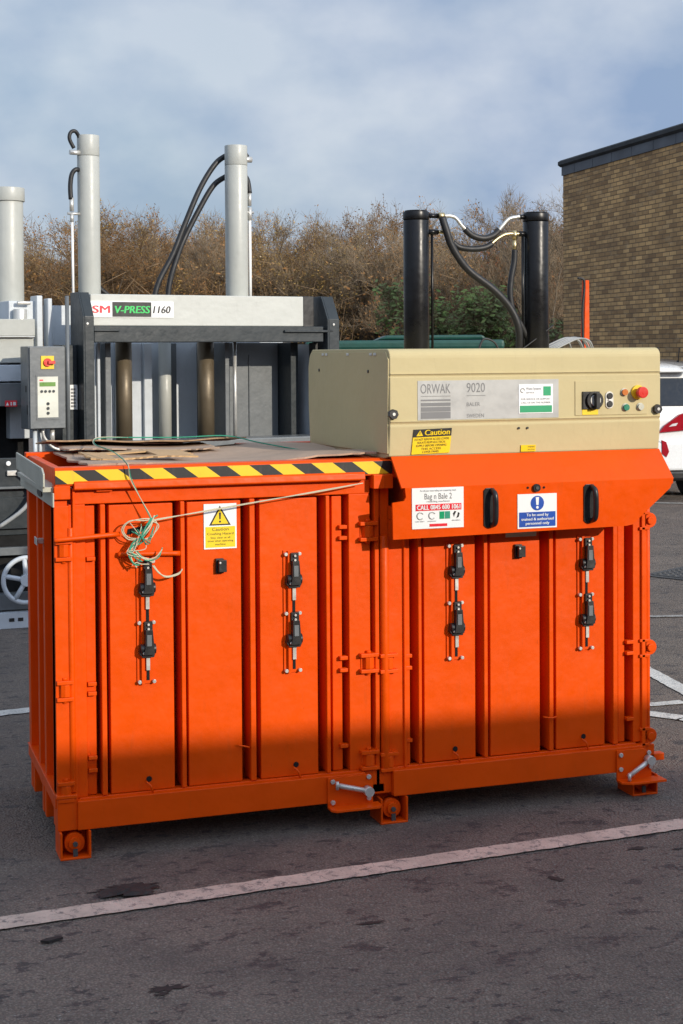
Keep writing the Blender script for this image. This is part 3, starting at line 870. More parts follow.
# orange mast with black cable
b = MB(O); b.prism([(2.064, 1.55), (2.088, 1.55), (2.087, 1.823), (2.071, 1.823)], .49, .52, 'y'); mast = b.build('upright_strip', ba, .002)
b = MB('rubber'); b.tube([(2.035, .485, 1.830), (2.058, .482, 1.825), (2.062, .482, 1.79), (2.054, .482, 1.72), (2.055, .482, 1.62), (2.058, .482, 1.55)], .0045, 8, 5); b.build('cable', mast)
b = MB('cable')
rnd = random.Random(5)
for k in range(7):
    x = 1.95; z = 1.57; s_ = rnd.uniform(.7, 1.1); yy = .36 + k * .022
    b.tube([(x - .08 * s_, yy, z - .01), (x - .03 * s_, yy, z + .012 * s_), (x + .03 * s_, yy + .01, z + .032 * s_), (x + .07 * s_, yy, z + .024 * s_), (x + .10 * s_, yy + .02, z - .01)], .0035, 7, 5)
b.build('cable_bundle', ba)

# ------------------------------------------------------------------ cardboard in the open chamber
def sheet(name, x0, x1, y0, y1, fz, th, mat, holes=(), nx=40, ny=26, label='', rag=.01, seed=1):
    rnd = random.Random(seed)
    b = MB(mat); T = {}; Bm = {}
    ex0 = [rnd.uniform(-rag, rag) for _ in range(ny + 1)]; ey = [rnd.uniform(-rag, rag) for _ in range(nx + 1)]
    for i in range(nx + 1):
        for j in range(ny + 1):
            x = x0 + (x1 - x0) * i / nx; y = y0 + (y1 - y0) * j / ny
            if j in (0, ny): y += ey[i]
            if i in (0, nx): x += ex0[j]
            z = fz(x, y)
            T[i, j] = b.bm.verts.new((x, y, z)); Bm[i, j] = b.bm.verts.new((x, y, z - th))
    def inside(i, j):
        if not (0 <= i < nx and 0 <= j < ny): return False
        cx = x0 + (x1 - x0) * (i + .5) / nx; cy = y0 + (y1 - y0) * (j + .5) / ny
        return not any(a < cx < c and d < cy < e for (a, c, d, e) in holes)
    for i in range(nx):
        for j in range(ny):
            if not inside(i, j): continue
            b._f([T[i, j], T[i + 1, j], T[i + 1, j + 1], T[i, j + 1]]); b._f([Bm[i, j], Bm[i, j + 1], Bm[i + 1, j + 1], Bm[i + 1, j]])
            for (di, dj, p, q) in ((-1, 0, (i, j + 1), (i, j)), (1, 0, (i + 1, j), (i + 1, j + 1)), (0, -1, (i, j), (i + 1, j)), (0, 1, (i + 1, j + 1), (i, j + 1))):
                if not inside(i + di, j + dj): b._f([T[q], T[p], Bm[p], Bm[q]])
    o = b.build(name, fixn=False)
    return tag(o, label, 'cardboard', 'loose cardboard on the open chamber')
sheet('cardboard_sheet', .105, 1.060, .070, .835, lambda x, y: 1.202 + .006 * math.sin(x * 7 + y * 3) + .006 * math.sin(y * 11) + (.012 if x > .7 else 0) * min(1, (x - .7) * 6), .006, 'carddark',
      holes=((.25, .33, .26, .42),), label='flat greyish brown cardboard sheet filling the open orange chamber', seed=2)
sheet('cardboard_sheet', .15, .50, .20, .50, lambda x, y: 1.219 + .010 * (y - .2) + .003 * math.sin(x * 20), .005, 'cardtan',
      holes=((.235, .375, .245, .44),), label='small tan cardboard flap with a dark hole, at the front left of the open chamber', nx=30, ny=18, seed=3)
sheet('cardboard_sheet', .075, .80, .715, 1.02, lambda x, y: 1.252 - .010 * math.sin(max(0, min(1, (x - .2) / .6)) * PI) - (y - .715) * .085 + .0015 * math.sin(x * 30) - .03 * max(0, x - .72), .005, 'card',
      label='long brown cardboard sheet propped at the back edge of the open chamber', seed=4, rag=.006)
sheet('cardboard_sheet', .12, .66, .60, .90, lambda x, y: 1.222 + .010 * (y - .6) + .006 * math.sin(x * 9), .005, 'carddark',
      label='dark creased cardboard under the propped sheet at the back of the open chamber', seed=6, rag=.012)

# ------------------------------------------------------------------ twine
b = MB('cream', 'teal')
tr = random.Random(21)
def tw(pts, mats=('cream', 'teal'), r=.0024, off=.003, seg=7):
    r *= .8
    P = [Vector(p) + Vector((tr.uniform(-1, 1), 0, tr.uniform(-1, 1))) * (.0035 if 1 < i_ < len(pts) - 1 else 0) for i_, p in enumerate(pts)]
    for k, m_ in enumerate(mats):
        Q = []
        for i, p in enumerate(P):
            a = i * 1.9 + k * PI
            Q.append(p + Vector((math.cos(a) * off, math.sin(a) * off * .3, math.sin(a) * off)))
        b.m(m_).tube(Q, r, 6, seg)
rnd = random.Random(11)
# long string to the right
tw([(.995, -.006, 1.128), (.85, -.010, 1.108), (.65, -.012, 1.080), (.45, -.012, 1.056), (.33, -.012, 1.042), (.30, -.012, 1.036)], ('cream', 'cream'), .0022, .0015)
# string from the cardboard over the rim
tw([(.36, .71, 1.256), (.25, .70, 1.257), (.20, .45, 1.252), (.205, .15, 1.240), (.222, .0, 1.212), (.236, -.010, 1.17), (.262, -.010, 1.11), (.288, -.012, 1.052), (.297, -.012, 1.038)], ('cream', 'teal'), .0018, .0018)
tw([(.36, .71, 1.256), (.55, .71, 1.252), (.72, .70, 1.254), (.82, .60, 1.235), (.93, .42, 1.212), (.98, .25, 1.208)], ('teal',), .003, 0)
# knot and loops
knot = Vector((.285, -.014, 1.018))
tw([(.300, -.014, 1.040), (.270, -.02, 1.040), (.225, -.016, 1.034), (.208, -.012, 1.010), (.222, -.012, .985), (.26, -.02, .982), (.285, -.02, 1.01), (.300, -.02, 1.035), (.312, -.016, 1.02), (.30, -.016, .99), (.275, -.016, .978)], ('cream', 'cream'), .0024, .003)
tw([(.310, -.016, 1.052), (.290, -.02, 1.030), (.272, -.024, 1.000), (.262, -.02, .975), (.240, -.02, .955), (.228, -.016, .935), (.236, -.016, .910), (.252, -.012, .895)], ('teal', 'cream'), .0034, .005)
tw([(.298, -.018, 1.045), (.280, -.02, 1.015), (.262, -.026, .985), (.238, -.02, .965), (.228, -.02, .945), (.242, -.02, .925), (.262, -.02, .915)], ('teal', 'teal'), .003, .005)
tw([(.245, -.018, .945), (.262, -.022, .925), (.285, -.018, .912), (.310, -.02, .922), (.328, -.018, .948)], ('teal', 'cream'), .0026, .003)
tw([(.250, -.018, .975), (.235, -.018, .96), (.225, -.018, .94), (.26, -.02, .922), (.30, -.016, .908)], ('cream', 'cream'), .0026, .004)
tw([(.300, -.012, .895), (.318, -.012, .872), (.345, -.012, .860), (.375, -.012, .862), (.392, -.012, .878)], ('cream', 'cream'), .0026, .002)
tw([(.285, -.014, .90), (.262, -.014, .90), (.248, -.014, .91), (.232, -.014, .90)], ('cream',), .0024, .002)
for k in range(3):
    p = [(.27 + rnd.uniform(-.045, .035), -.02 + rnd.uniform(-.012, .004), .99 + rnd.uniform(-.05, .045)) for _ in range(5)]
    tw(p, (('teal', 'cream')[k % 2],), .0018, 0)
tag(b.build('baling_twine'), 'tangled green and cream baling twine knotted on the front of the orange baler', 'twine')

# ------------------------------------------------------------------ scraps on the ground
b = MB('wetleaf')
rnd = random.Random(9)
pts = []
for i in range(9):
    for j in range(7):
        x = -.085 + i * .021; y = -.05 + j * .017
        z = .0055 + .016 * rnd.random() * max(0, 1 - (x / .09) ** 2 - (y / .06) ** 2)
        pts.append(b.bm.verts.new((x + rnd.uniform(-.008, .008), y + rnd.uniform(-.007, .007), z)))
for i in range(8):
    for j in range(6):
        cx = (-.085 + (i + .5) * .021) / .09; cy = (-.05 + (j + .5) * .017) / .056
        if cx * cx + cy * cy < .85 + rnd.uniform(-.5, .35):
            b._f([pts[i * 7 + j], pts[(i + 1) * 7 + j], pts[(i + 1) * 7 + j + 1], pts[i * 7 + j + 1]])
o = b.build('crumpled_scrap'); o.location = (.158, -.345, 0)
tag(o, 'crumpled dark wet scrap lying on the pinkish white line', 'scrap')
for (sx, sy, n_, rx, ry, sd_) in ((.15, -.31, 34, .105, .040, 1), (.12, -1.03, 30, .055, .022, 3), (.10, -1.06, 18, .02, .012, 5), (.73, -.80, 24, .045, .012, 6), (1.36, -.66, 20, .026, .026, 4), (1.72, -.50, 22, .05, .018, 7), (1.84, -.55, 18, .03, .010, 8)):
    rs = random.Random(sd_); b = MB('wetleaf')
    pp = []
    for k in range(n_):
        q_ = .35 + rs.random() * .8; a = 2 * PI * k / n_; pp.append(b.bm.verts.new((sx + rx * q_ * math.cos(a), sy + ry * q_ * math.sin(a), .0025)))
    cv = b.bm.verts.new((sx, sy, .0025))
    for k in range(n_): b._f([pp[k], pp[(k + 1) % n_], cv])
    o = b.build('stain', fixn=False); tag(o, kind='structure')
b = MB('wetleaf'); b.prism([(-.03, -.004), (-.01, -.014), (.03, .0), (.026, .012), (-.012, .008)], .004, .010, 'z'); o = b.build('debris_flake'); o.location = (-.108, -.64, 0)
tag(o, 'small flat dark chip on the tarmac in the lower left, nearest the viewer', 'debris')

# ------------------------------------------------------------------ GREY PRESS behind
vp = thing('vertical_baler', 'dark grey vertical baler with pale header and two tall pale cylinders', 'baler', (.778, 5.051, 0), R(9.4))
def cheek(x0, x1):
    b = MB('anthracite')
    pr = [(0, 1.0), (0, 1.80), (.10, 1.962), (.26, 1.962), (.26, 1.0)]
    b.prism(pr, x0, x0 + .012, 'x')
    b.prism([(0, 1.0), (0, 1.80), (.012, 1.80), (.012, 1.0)], x0 + .012, x1, 'x')
    b.prism([(0, 1.80), (.10, 1.962), (.112, 1.955), (.012, 1.792)], x0 + .012, x1, 'x')
    b.box(x0, x1, 0, .26, 0, 1.0)
    b.m('steel').cyl(((x0 + x1) / 2 - .008, -.006, 1.755), ((x0 + x1) / 2 - .008, 0, 1.755), .009, 10)
    return b.build('side_frame', vp, .004)
cheek(.109, .183); 
b = MB('anthracite')
b.prism([(0, 1.56), (0, 1.79), (.10, 1.955), (.24, 1.955), (.24, 1.56)], 1.882, 1.894, 'x')
b.prism([(0, 1.56), (0, 1.79), (.012, 1.79), (.012, 1.56)], 1.894, 1.975, 'x')
b.prism([(0, 1.79), (.10, 1.955), (.112, 1.948), (.012, 1.782)], 1.894, 1.975, 'x')
b.box(1.86, 1.975, .012, .24, 0, 1.56)
b.m('steel').cyl((1.93, -.006, 1.755), (1.93, 0, 1.755), .009, 10)
b.build('side_frame', vp, .004)
b = MB('header'); b.box(.20, 1.755, .12, .34, 1.744, 1.952); b.build('header_beam', vp, .006)
b = MB('anthracite'); b.box(.19, 1.86, .02, .30, 1.635, 1.741); b.box(.185, .36, .005, .02, 1.705, 1.722); b.box(1.55, 1.93, .0, .02, 1.70, 1.717)
b.build('lower_beam', vp, .004)
b = MB('plastic'); b.box(1.757, 1.84, .125, .25, 1.74, 1.955); b.box(1.835, 1.858, .1, .2, 1.1, 1.63); b.build('rubber_guard', vp, .004)
# name plate
b = MB('white'); b.box(.125, .778, .114, .1195, 1.799, 1.906)
b.m('ink').box(.348, .619, .1115, .1135, 1.804, 1.901)
b.m('ink'); np2 = b.build('name_plate', vp)
lettering('lettering', [('HSM', .140, 1.829, .050, .19, 'L')], .1115, 'redink', np2, bold=.045)
lettering('lettering', [('V-PRESS', .358, 1.828, .050, .245, 'L')], .1100, 'brightgreen', np2, tilt=.15, bold=.05)
lettering('lettering', [('1160', .632, 1.829, .050, .118, 'L')], .1115, 'ink', np2, tilt=.18, bold=.03)
# cylinders
def gcyl(xc, yc, r, z0, z1):
    b = MB('greypaint'); b.cyl((xc, yc, z0), (xc, yc, z1 - .14), r, 36); b.cyl((xc, yc, z1 - .137), (xc, yc, z1), r * 1.0, 36)
    b.cyl((xc, yc, z1 - .14), (xc, yc, z1 - .137), r * .985, 36)
    return b.build('hydraulic_cylinder', vp, .003)
ga = gcyl(.290, .4, .0745, 1.9, 3.022); gb = gcyl(1.372, .4, .080, 1.9, 3.018)
# pipework beside the first cylinder
xa = .165
b = MB('steel'); b.cyl((xa - .01, .38, 2.902), (.23, .38, 2.902), .017, 10); b.cyl((xa, .38, 2.51), (xa, .38, 2.60), .015, 8); b.cyl((xa - .03, .38, 2.495), (.23, .38, 2.495), .009, 8)
b.cyl((xa, .38, 2.44), (xa, .38, 2.49), .013, 8)
b.m('white').cyl((xa + .005, .38, 1.80), (xa + .002, .38, 2.46), .0085, 10); b.build('pipe', ga)
b = MB('rubber'); b.tube([(xa - .005, .38, 2.59), (xa - .008, .38, 2.68), (xa + .005, .38, 2.76), (xa + .04, .38, 2.79), (xa + .08, .42, 2.75), (xa + .10, .46, 2.5)], .016, 10, 5)
b.tube([(xa + .02, .38, 2.93), (xa - .01, .38, 2.99), (xa, .38, 3.035), (xa + .035, .38, 3.04), (xa + .075, .40, 2.985)], .013, 10, 5); b.build('hose', ga)
xb = 1.485
b = MB('steel'); b.cyl((1.43, .42, 2.93), (xb + .015, .42, 2.93), .022, 10); b.cyl((xb - .01, .40, 2.60), (xb - .01, .40, 2.70), .014, 8); b.cyl((xb - .05, .40, 2.555), (xb + .02, .40, 2.555), .009, 8); b.cyl((xb - .01, .40, 2.50), (xb - .01, .40, 2.59), .016, 8)
b.m('white').cyl((xb - .01, .40, 1.85), (xb - .01, .40, 2.52), .0105, 10); b.build('pipe', gb)
b = MB('rubber'); b.tube([(1.40, .50, 2.80), (1.44, .46, 2.83), (1.468, .42, 2.79), (1.476, .40, 2.69)], .017, 10, 5)
b.tube([(1.43, .42, 2.99), (1.45, .42, 2.98), (1.475, .42, 2.95)], .012, 8, 4); b.build('hose', gb)
Yb = .5
def W(px, z): return px
b = MB('rubber')
b.tube([(1.36, Yb, 2.97), (1.26, Yb, 2.90), (1.14, Yb, 2.72), (1.02, Yb, 2.46), (.93, Yb, 2.25), (.83, Yb, 2.07), (.79, Yb, 1.94), (.78, Yb, 1.80)], .0195, 12, 7)
b.build('hydraulic_hose', vp)
b = MB('rubber')
b.tube([(1.36, Yb + .04, 2.82), (1.26, Yb + .04, 2.75), (1.15, Yb + .04, 2.58), (1.03, Yb + .04, 2.36), (.95, Yb, 2.20), (.90, Yb, 2.03), (.88, Yb, 1.80)], .0195, 12, 7)
b.build('hydraulic_hose', vp)
b = MB('rubber'); b.tube([(.30, .6, 2.3), (.36, .6, 2.12), (.42, .6, 2.02), (.50, .6, 1.95), (.53, .6, 1.85)], .016, 10, 5); b.build('hydraulic_hose', vp)
# press rods and inner panels
b = MB('bronze'); b.cyl((.525, .4, .9), (.525, .4, 1.64), .056, 28); b.build('piston_rod', vp)
b = MB('bronze'); b.cyl((1.128, .4, .9), (1.128, .4, 1.64), .058, 28); b.build('piston_rod', vp)
b = MB('greypaint'); b.cyl((.94, .7, .9), (.94, .7, 1.64), .045, 24); b.build('guide_tube', vp)
b = MB('steel'); b.cyl((1.305, .3, .9), (1.305, .3, 1.64), .014, 14); b.build('chrome_rod', vp)
b = MB('bluegrey'); b.box(.12, 1.95, .86, .90, .3, 1.9); b.box(1.87, 1.95, .25, .86, .3, 1.62); b.build('back_panel', vp)
b = MB('midgrey')
for (x0, x1, y0, y1, mm) in ((.20, .30, .34, .50, 'bluegrey'), (.315, .335, .33, .36, 'bluegrey'), (.36, .40, .30, .50, 'midgrey'), (.62, .80, .78, .855, 'bluegrey'), (.80, .86, .74, .855, 'bluegrey'), (1.02, 1.07, .8, .855, 'midgrey'), (1.25, 1.285, .34, .9, 'midgrey'), (1.74, 1.80, .3, .855, 'anthracite')):
    b.m(mm).box(x0, x1, y0, y1, .9, 1.634)
b.build('guide_channel', vp, .004)
b = MB('midgrey'); b.box(1.34, 1.735, .50, .53, .95, 1.634); b.box(1.50, 1.512, .49, .50, .95, 1.55); b.build('inner_cover', vp, .004)
b = MB('midgrey'); b.box(.19, 1.86, .24, 1.04, .05, .90); b.build('bale_chamber', vp, .01)
b = MB('midgrey'); b.box(.22, 1.84, .0, .24, .12, .98); b.build('chamber_door', vp, .01)
b = MB('anthracite'); b.box(.10, 1.98, .0, 1.1, .0, .11); b.build('base_plinth', vp, .01)
# left side: column, pipes, control box
b = MB('bluegrey'); b.box(-.235, -.05, .50, .85, 1.0, 1.915); b.box(-.06, -.02, .45, .6, 1.0, 1.95); b.box(.0, .03, .4, .5, 1.0, 1.93)
b.m('steel').cyl((-.17, .46, 1.56), (-.17, .46, 1.86), .045, 16); b.cyl((-.19, .46, 1.90), (-.10, .46, 1.90), .014, 8)
b.build('service_column', vp, .006)
b = MB('anthracite'); b.box(.0, .1085, .12, .30, .9, 1.62); b.build('side_housing', vp, .006)
b = MB('white'); b.box(.053, .104, .115, .1185, 1.20, 1.36); b.m('greyink')
for k in range(6): b.box(.060, .090, .112, .1145, 1.215 + k * .022, 1.227 + k * .022)
b.build('type_label', vp)
b = MB('midgrey'); b.cyl((-.012, -.05, .9), (-.012, -.05, 1.93), .013, 12); b.build('conduit', vp)
cb = MB('midgrey'); cb.box(-.270, -.030, -.05, .12, 1.085, 1.61); cbo = cb.build('control_box', vp, .006)
b = MB('midgrey'); b.box(-.262, -.036, -.066, -.0505, 1.092, 1.603); b.m('plastic'); b.box(-.272, -.2705, -.01, .01, 1.32, 1.36); b.box(-.272, -.2705, -.03, -.02, 1.18, 1.24)
b.build('cabinet_door', cbo, .003)
b = MB('hazyellow'); b.box(-.192, -.108, -.072, -.0665, 1.466, 1.549); b.m('redplastic').cyl((-.152, -.084, 1.508), (-.152, -.072, 1.508), .026, 18); b.box(-.152, -.108, -.10, -.083, 1.498, 1.518)
b.build('main_switch', cbo, .001)
b = MB('midgrey'); b.box(-.225, -.074, -.0695, -.0665, 1.146, 1.430); b.m('panelface').box(-.216, -.083, -.071, -.0695, 1.160, 1.418)
b.m('lcd').box(-.203, -.100, -.0735, -.071, 1.357, 1.383)
b.m('anthracite')
for x in (-.190, -.165, -.138, -.113): b.cyl((x, -.075, 1.325), (x, -.071, 1.325), .009, 10)
for z in (1.247, 1.217, 1.187): b.cyl((-.150, -.075, z), (-.150, -.071, z), .010, 10)
b.m('redink').box(-.203, -.180, -.0725, -.071, 1.392, 1.400)
b.build('keypad', cbo)
b = MB('bluegrey'); b.cyl((-.215, .0, .80), (-.215, .0, 1.085), .014, 10); b.cyl((-.17, .04, .80), (-.17, .04, 1.085), .012, 10)
b.m('steel').cyl((-.105, -.01, 1.0), (-.105, -.01, 1.085), .016, 10); b.tube([(-.17, -.02, 1.075), (-.16, -.02, 1.03), (-.11, -.02, .97), (-.06, -.02, .95)], .010, 8, 4)
b.build('conduit', cbo)

# ------------------------------------------------------------------ second press at far left
O2x, O2y = .437, 4.10
lp = thing('vertical_baler', 'light grey vertical baler cut by the left edge, with spoked handwheel', 'baler', (O2x, O2y, 0), 0)
for x in (.064, -1.15):
    b = MB('greypaint'); b.cyl((x, 1.7, 1.7), (x, 1.7, 2.60), .100, 36); b.cyl((x, 1.7, 2.598), (x, 1.7, 2.69), .111, 36); b.build('hydraulic_cylinder', lp, .003)
b = MB('greypaint'); b.box(-1.6, .172, 1.2, 1.95, 1.680, 1.790); b.m('steel').box(-1.6, .170, 1.19, 1.22, 1.670, 1.679); b.m('greypaint').box(-1.6, .165, 1.22, 1.95, 1.505, 1.669); b.build('header_beam', lp, .004)
b = MB('bluegrey'); b.box(-1.6, .16, 1.21, 1.9, 1.385, 1.492); b.m('midgrey').box(-1.6, .15, 1.17, 1.9, 1.225, 1.375); b.build('lower_beam', lp, .004)
b = MB('redink'); b.box(-.029, .048, 1.165, 1.169, 1.222, 1.262); b.m('white').prism([(-.024, 1.230), (-.004, 1.230), (-.014, 1.252)], 1.163, 1.165, 'y'); b.box(.006, .014, 1.163, 1.165, 1.230, 1.252); b.box(.022, .040, 1.163, 1.165, 1.230, 1.252); b.build('warning_label', lp)
b = MB('holeshade'); b.box(-1.6, .16, 1.5, 1.9, .80, 1.224); b.m('anthracite').box(-1.6, .16, 1.17, 1.9, .1, .80); b.build('bale_chamber', lp, .004)  # shade of the deep opening painted as a near-black block
b = MB('anthracite'); b.box(-1.6, .02, .05, .55, .52, .80); b.m('holeshade').box(-1.6, .02, .06, 1.16, .19, .52); b.build('body_panel', lp, .004)  # lower recess: its shade painted as a near-black block
b = MB('anthracite'); b.box(-.4, .08, .02, .06, .80, .965); b.m('white').cyl((-.135, .012, .935), (-.135, .02, .935), .014, 12); b.m('steel').box(-.145, -.09, .0, .02, .865, .895); b.build('socket_panel', lp, .003)
b = MB('midgrey'); b.box(-1.6, .12, .0, .5, .790, .803); b.m('anthracite').box(-1.6, .12, .02, .5, .56, .74); b.m('midgrey'); b.box(-1.6, .20, .0, .04, .41, .455); b.box(-1.6, .24, -.02, .06, .10, .19); b.m('bluegrey').box(-1.6, .24, -.06, .10, .0, .09); b.m('midgrey').box(-1.6, .10, .10, 1.16, .0, .09)
b.m('ink').box(-.15, -.12, -.064, -.06, .04, .06); b.box(-.10, -.07, -.064, -.06, .04, .06); b.build('base_frame', lp, .006)
b = MB('rubber'); b.tube([(-.09, .0, .88), (-.04, -.03, .86), (.0, -.03, .80), (.03, -.03, .70), (.02, -.03, .60), (.06, -.02, .55)], .010, 8, 5)
b.m('cable').tube([(.08, -.02, .92), (.02, -.05, .80), (-.06, -.06, .68), (-.20, -.05, .58)], .012, 8, 5); b.build('power_cable', lp)
wx, wz, wr = -.055, .278, .128
b = MB('bluegrey')
b.m('bluegrey').tube([(wx + wr * math.cos(a), -.10, wz + wr * math.sin(a)) for a in [k * PI / 12 for k in range(25)]], .014, 10, 2)
for k in range(5):
    a = k * 2 * PI / 5 + .4; b.tube([(wx, -.10, wz), (wx + wr * math.cos(a), -.10, wz + wr * math.sin(a))], .014, 8, 1)
b.cyl((wx, -.12, wz), (wx, -.06, wz), .034, 16); b.build('handwheel', lp)

# ------------------------------------------------------------------ green container behind
gc = thing('skip_container', 'dark green metal container behind the press hood, before the trees', 'container', (4.0, 9.4, 0), R(-17))
b = MB('container')
b.box(-.2, 1.65, .0, 1.3, .12, 1.58)
for k in range(9): b.box(-.12 + k * .21, -.06 + k * .21, -.035, .0, .15, 1.56)
b.build('body', gc, .01)
b = MB('container'); b.box(-.26, 1.70, -.06, 1.36, 1.585, 1.68); b.build('lid', gc, .03)
b = MB('container'); b.prism([(.45, 1.685), (1.55, 1.685), (1.5, 1.73), (.55, 1.73)], .1, 1.2, 'y'); b.build('hatch', gc, .02)
b = MB('iron')
for x in (0, 1.4):
    for y in (.15, 1.1): b.cyl((x, y, .075), (x + .06, y, .075), .075, 16)
b.build('castor', gc)

# ------------------------------------------------------------------ brick building on the right
bb = thing('brick_building', 'brown brick building with a dark lead-edged flat roof at the right edge behind the cars', 'building', (11.145, 18.426, 0), R(-3))
b = MB('brick'); b.box(0, 14, -8, 0, 0, 4.55); b.build('wall', bb)
b = MB('lead'); b.box(-.02, 14.02, -8.02, .02, 4.552, 4.735)
b.build('fascia', bb)
b = MB('coping')
b.prism([(-.03, 4.70), (-.075, 4.73), (-.075, 4.785), (-.03, 4.815), (.20, 4.815), (.20, 4.70)], -8.1, .05, 'y')
b.prism([(-8.12, 4.738), (-8.12, 4.803), (-7.9, 4.803), (-7.9, 4.738)], .2, 14, 'x'); b.prism([(-.2, 4.738), (-.2, 4.803), (.12, 4.803), (.12, 4.738)], .2, 14, 'x')
b.build('coping', bb)
b = MB('roofing'); b.box(.2, 13.9, -7.9, -.2, 4.74, 4.76); b.build('roof', bb)
for k in range(11):
    b = MB('lead'); b.box(-.026, -.0195, -.5 - k * .7, -.47 - k * .7, 4.56, 4.735); b.build('fascia_seam', bb)
# building behind the viewer whose shade lies over the foreground
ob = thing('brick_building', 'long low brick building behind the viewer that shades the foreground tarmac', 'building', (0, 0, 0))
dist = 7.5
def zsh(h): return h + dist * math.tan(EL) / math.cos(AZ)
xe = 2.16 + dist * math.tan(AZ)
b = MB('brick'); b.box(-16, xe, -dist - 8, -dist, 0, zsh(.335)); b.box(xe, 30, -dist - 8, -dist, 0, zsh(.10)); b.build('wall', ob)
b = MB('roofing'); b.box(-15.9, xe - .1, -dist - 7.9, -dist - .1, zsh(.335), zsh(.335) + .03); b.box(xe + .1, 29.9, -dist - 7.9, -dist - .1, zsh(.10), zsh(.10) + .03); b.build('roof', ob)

# ------------------------------------------------------------------ cars
def make_car(body_mat, label, loc, rz):
    """rear bumper at y=0, front towards +y, x centred"""
    c = thing('parked_car', label, 'car', loc, rz, 'cars parked by the brick building')
    hw = .86
    def ring(y, zb, zs, zr, wtop, w_=hw):
        # cross-section: sill, waist, roof
        return [(-w_ * .90, y, zb), (-w_, y, zb + .16), (-w_ * 1.0, y, (zb + zs) / 2 + .06), (-w_ * .94, y, zs), (-wtop, y, zr - .06), (-wtop * .82, y, zr),
                (0, y, zr + .015), (wtop * .82, y, zr), (wtop, y, zr - .06), (w_ * .94, y, zs), (w_ * 1.0, y, (zb + zs) / 2 + .06), (w_, y, zb + .16), (w_ * .90, y, zb)]
    secs = [(0.0, .30, .80, .83, .60, .80), (.05, .24, .92, .95, .62, .84), (.12, .2, .94, 1.30, .60, .86), (.28, .2, .95, 1.40, .62, hw), (1.1, .2, .95, 1.455, .63, hw), (1.9, .2, .93, 1.44, .62, hw),
            (2.5, .2, .92, 1.30, .60, hw), (2.95, .2, .92, .99, .62, hw), (3.5, .2, .86, .90, .60, .84), (3.9, .24, .68, .72, .55, .78), (3.98, .3, .52, .55, .5, .70)]
    b = MB(body_mat); rings = []
    for (y, zb, zs, zr, wt, w_) in secs: rings.append([b.bm.verts.new(p) for p in ring(y, zb, zs, zr, wt, w_)])
    n = 13
    for i in range(len(rings) - 1):
        for k in range(n - 1):
            glassy = (k in (3, 8) and 2 <= i <= 6)
            b.m('carglass' if glassy else body_mat)._f([rings[i][k], rings[i + 1][k], rings[i + 1][k + 1], rings[i][k + 1]], not glassy)
    b.m('plastic')
    for i in range(len(rings) - 1): b._f([rings[i][12], rings[i + 1][12], rings[i + 1][0], rings[i][0]])
    b.m(body_mat)._f(rings[0]); b._f(rings[-1][::-1])
    body = b.build('body', c)
    # rear screen, slightly proud of the tailgate
    b = MB('carglass'); b.prism([(-.50, .985), (.66, .985), (.55, 1.275), (-.55, 1.275), (-.66, .985)], 0, .012, 'y')
    o = b.build('rear_window', c, .01); 
    for v in o.data.vertices: v.co.y += .036 + (v.co.z - .93) * .19
    b = MB('carglass'); b.prism([(-.66, 1.02), (.66, 1.02), (.56, 1.27), (-.56, 1.27)], 0, .012, 'y'); o = b.build('windscreen', c, .01)
    for v in o.data.vertices: v.co.y += 2.93 - (v.co.z - 1.0) * 1.45
    b = MB(body_mat); b.box(-.56, .56, -.01, .25, 1.335, 1.365); b.build('roof_spoiler', c, .012)
    for s_ in (1, -1):
        b = MB('redlens')
        b.prism([(s_ * .20, .715), (s_ * .50, .74), (s_ * .84, .80), (s_ * .86, .98), (s_ * .66, .97), (s_ * .42, .90), (s_ * .26, .79)], -.03, .10, 'y')
        b.m('clearlens').prism([(s_ * .30, .775), (s_ * .38, .785), (s_ * .40, .815), (s_ * .34, .805)], -.034, -.03, 'y')
        b.build('tail_light', c, .01)
        b = MB('redlens'); b.prism([(s_ * .22, .50), (s_ * .27, .46), (s_ * .30, .52), (s_ * .27, .62), (s_ * .22, .64)], -.055, -.02, 'y'); b.build('rear_reflector', c, .006)
        b = MB('clearlens'); b.prism([(s_ * .50, .62), (s_ * .78, .66), (s_ * .78, .78), (s_ * .56, .72)], 3.80, 3.93, 'y'); b.build('headlight', c, .01)
        for y in (.68, 3.22):
            b = MB('rubber'); b.cyl((s_ * .70, y, .31), (s_ * .875, y, .31), .31, 28); wl = b.build('wheel', c, .02)
            b = MB('steel'); b.cyl((s_ * .865, y, .31), (s_ * .885, y, .31), .19, 20)
            b.m('plastic')
            for k in range(5):
                a = k * 2 * PI / 5; b.cyl((s_ * .884, y + .11 * math.cos(a), .31 + .11 * math.sin(a)), (s_ * .888, y + .11 * math.cos(a), .31 + .11 * math.sin(a)), .036, 10)
            b.build('rim', wl)
    b = MB(body_mat); b.box(-.82, .82, -.045, .12, .32, .62); b.m('plastic').box(-.70, .70, -.04, .12, .22, .318); b.build('rear_bumper', c, .025)
    b = MB('plastic'); b.cyl((.32, .40, 1.40), (.32, .36, 1.60), .006, 8); b.cyl((.32, .42, 1.39), (.32, .40, 1.43), .03, 10, .012); b.build('aerial', c)
    b = MB('clearlens'); b.box(-.26, .26 - .10, -.055, -.046, .66, .76); b.build('number_plate', c)
    return c
make_car('carwhite', 'white hatchback with a red tail light parked nearest, just right of the baler', (7.22, 9.05, 0), R(-12))
make_car('carsilver', 'silver grey car parked behind the white hatchback beside the brick wall', (9.45, 12.2, 0), R(-6))

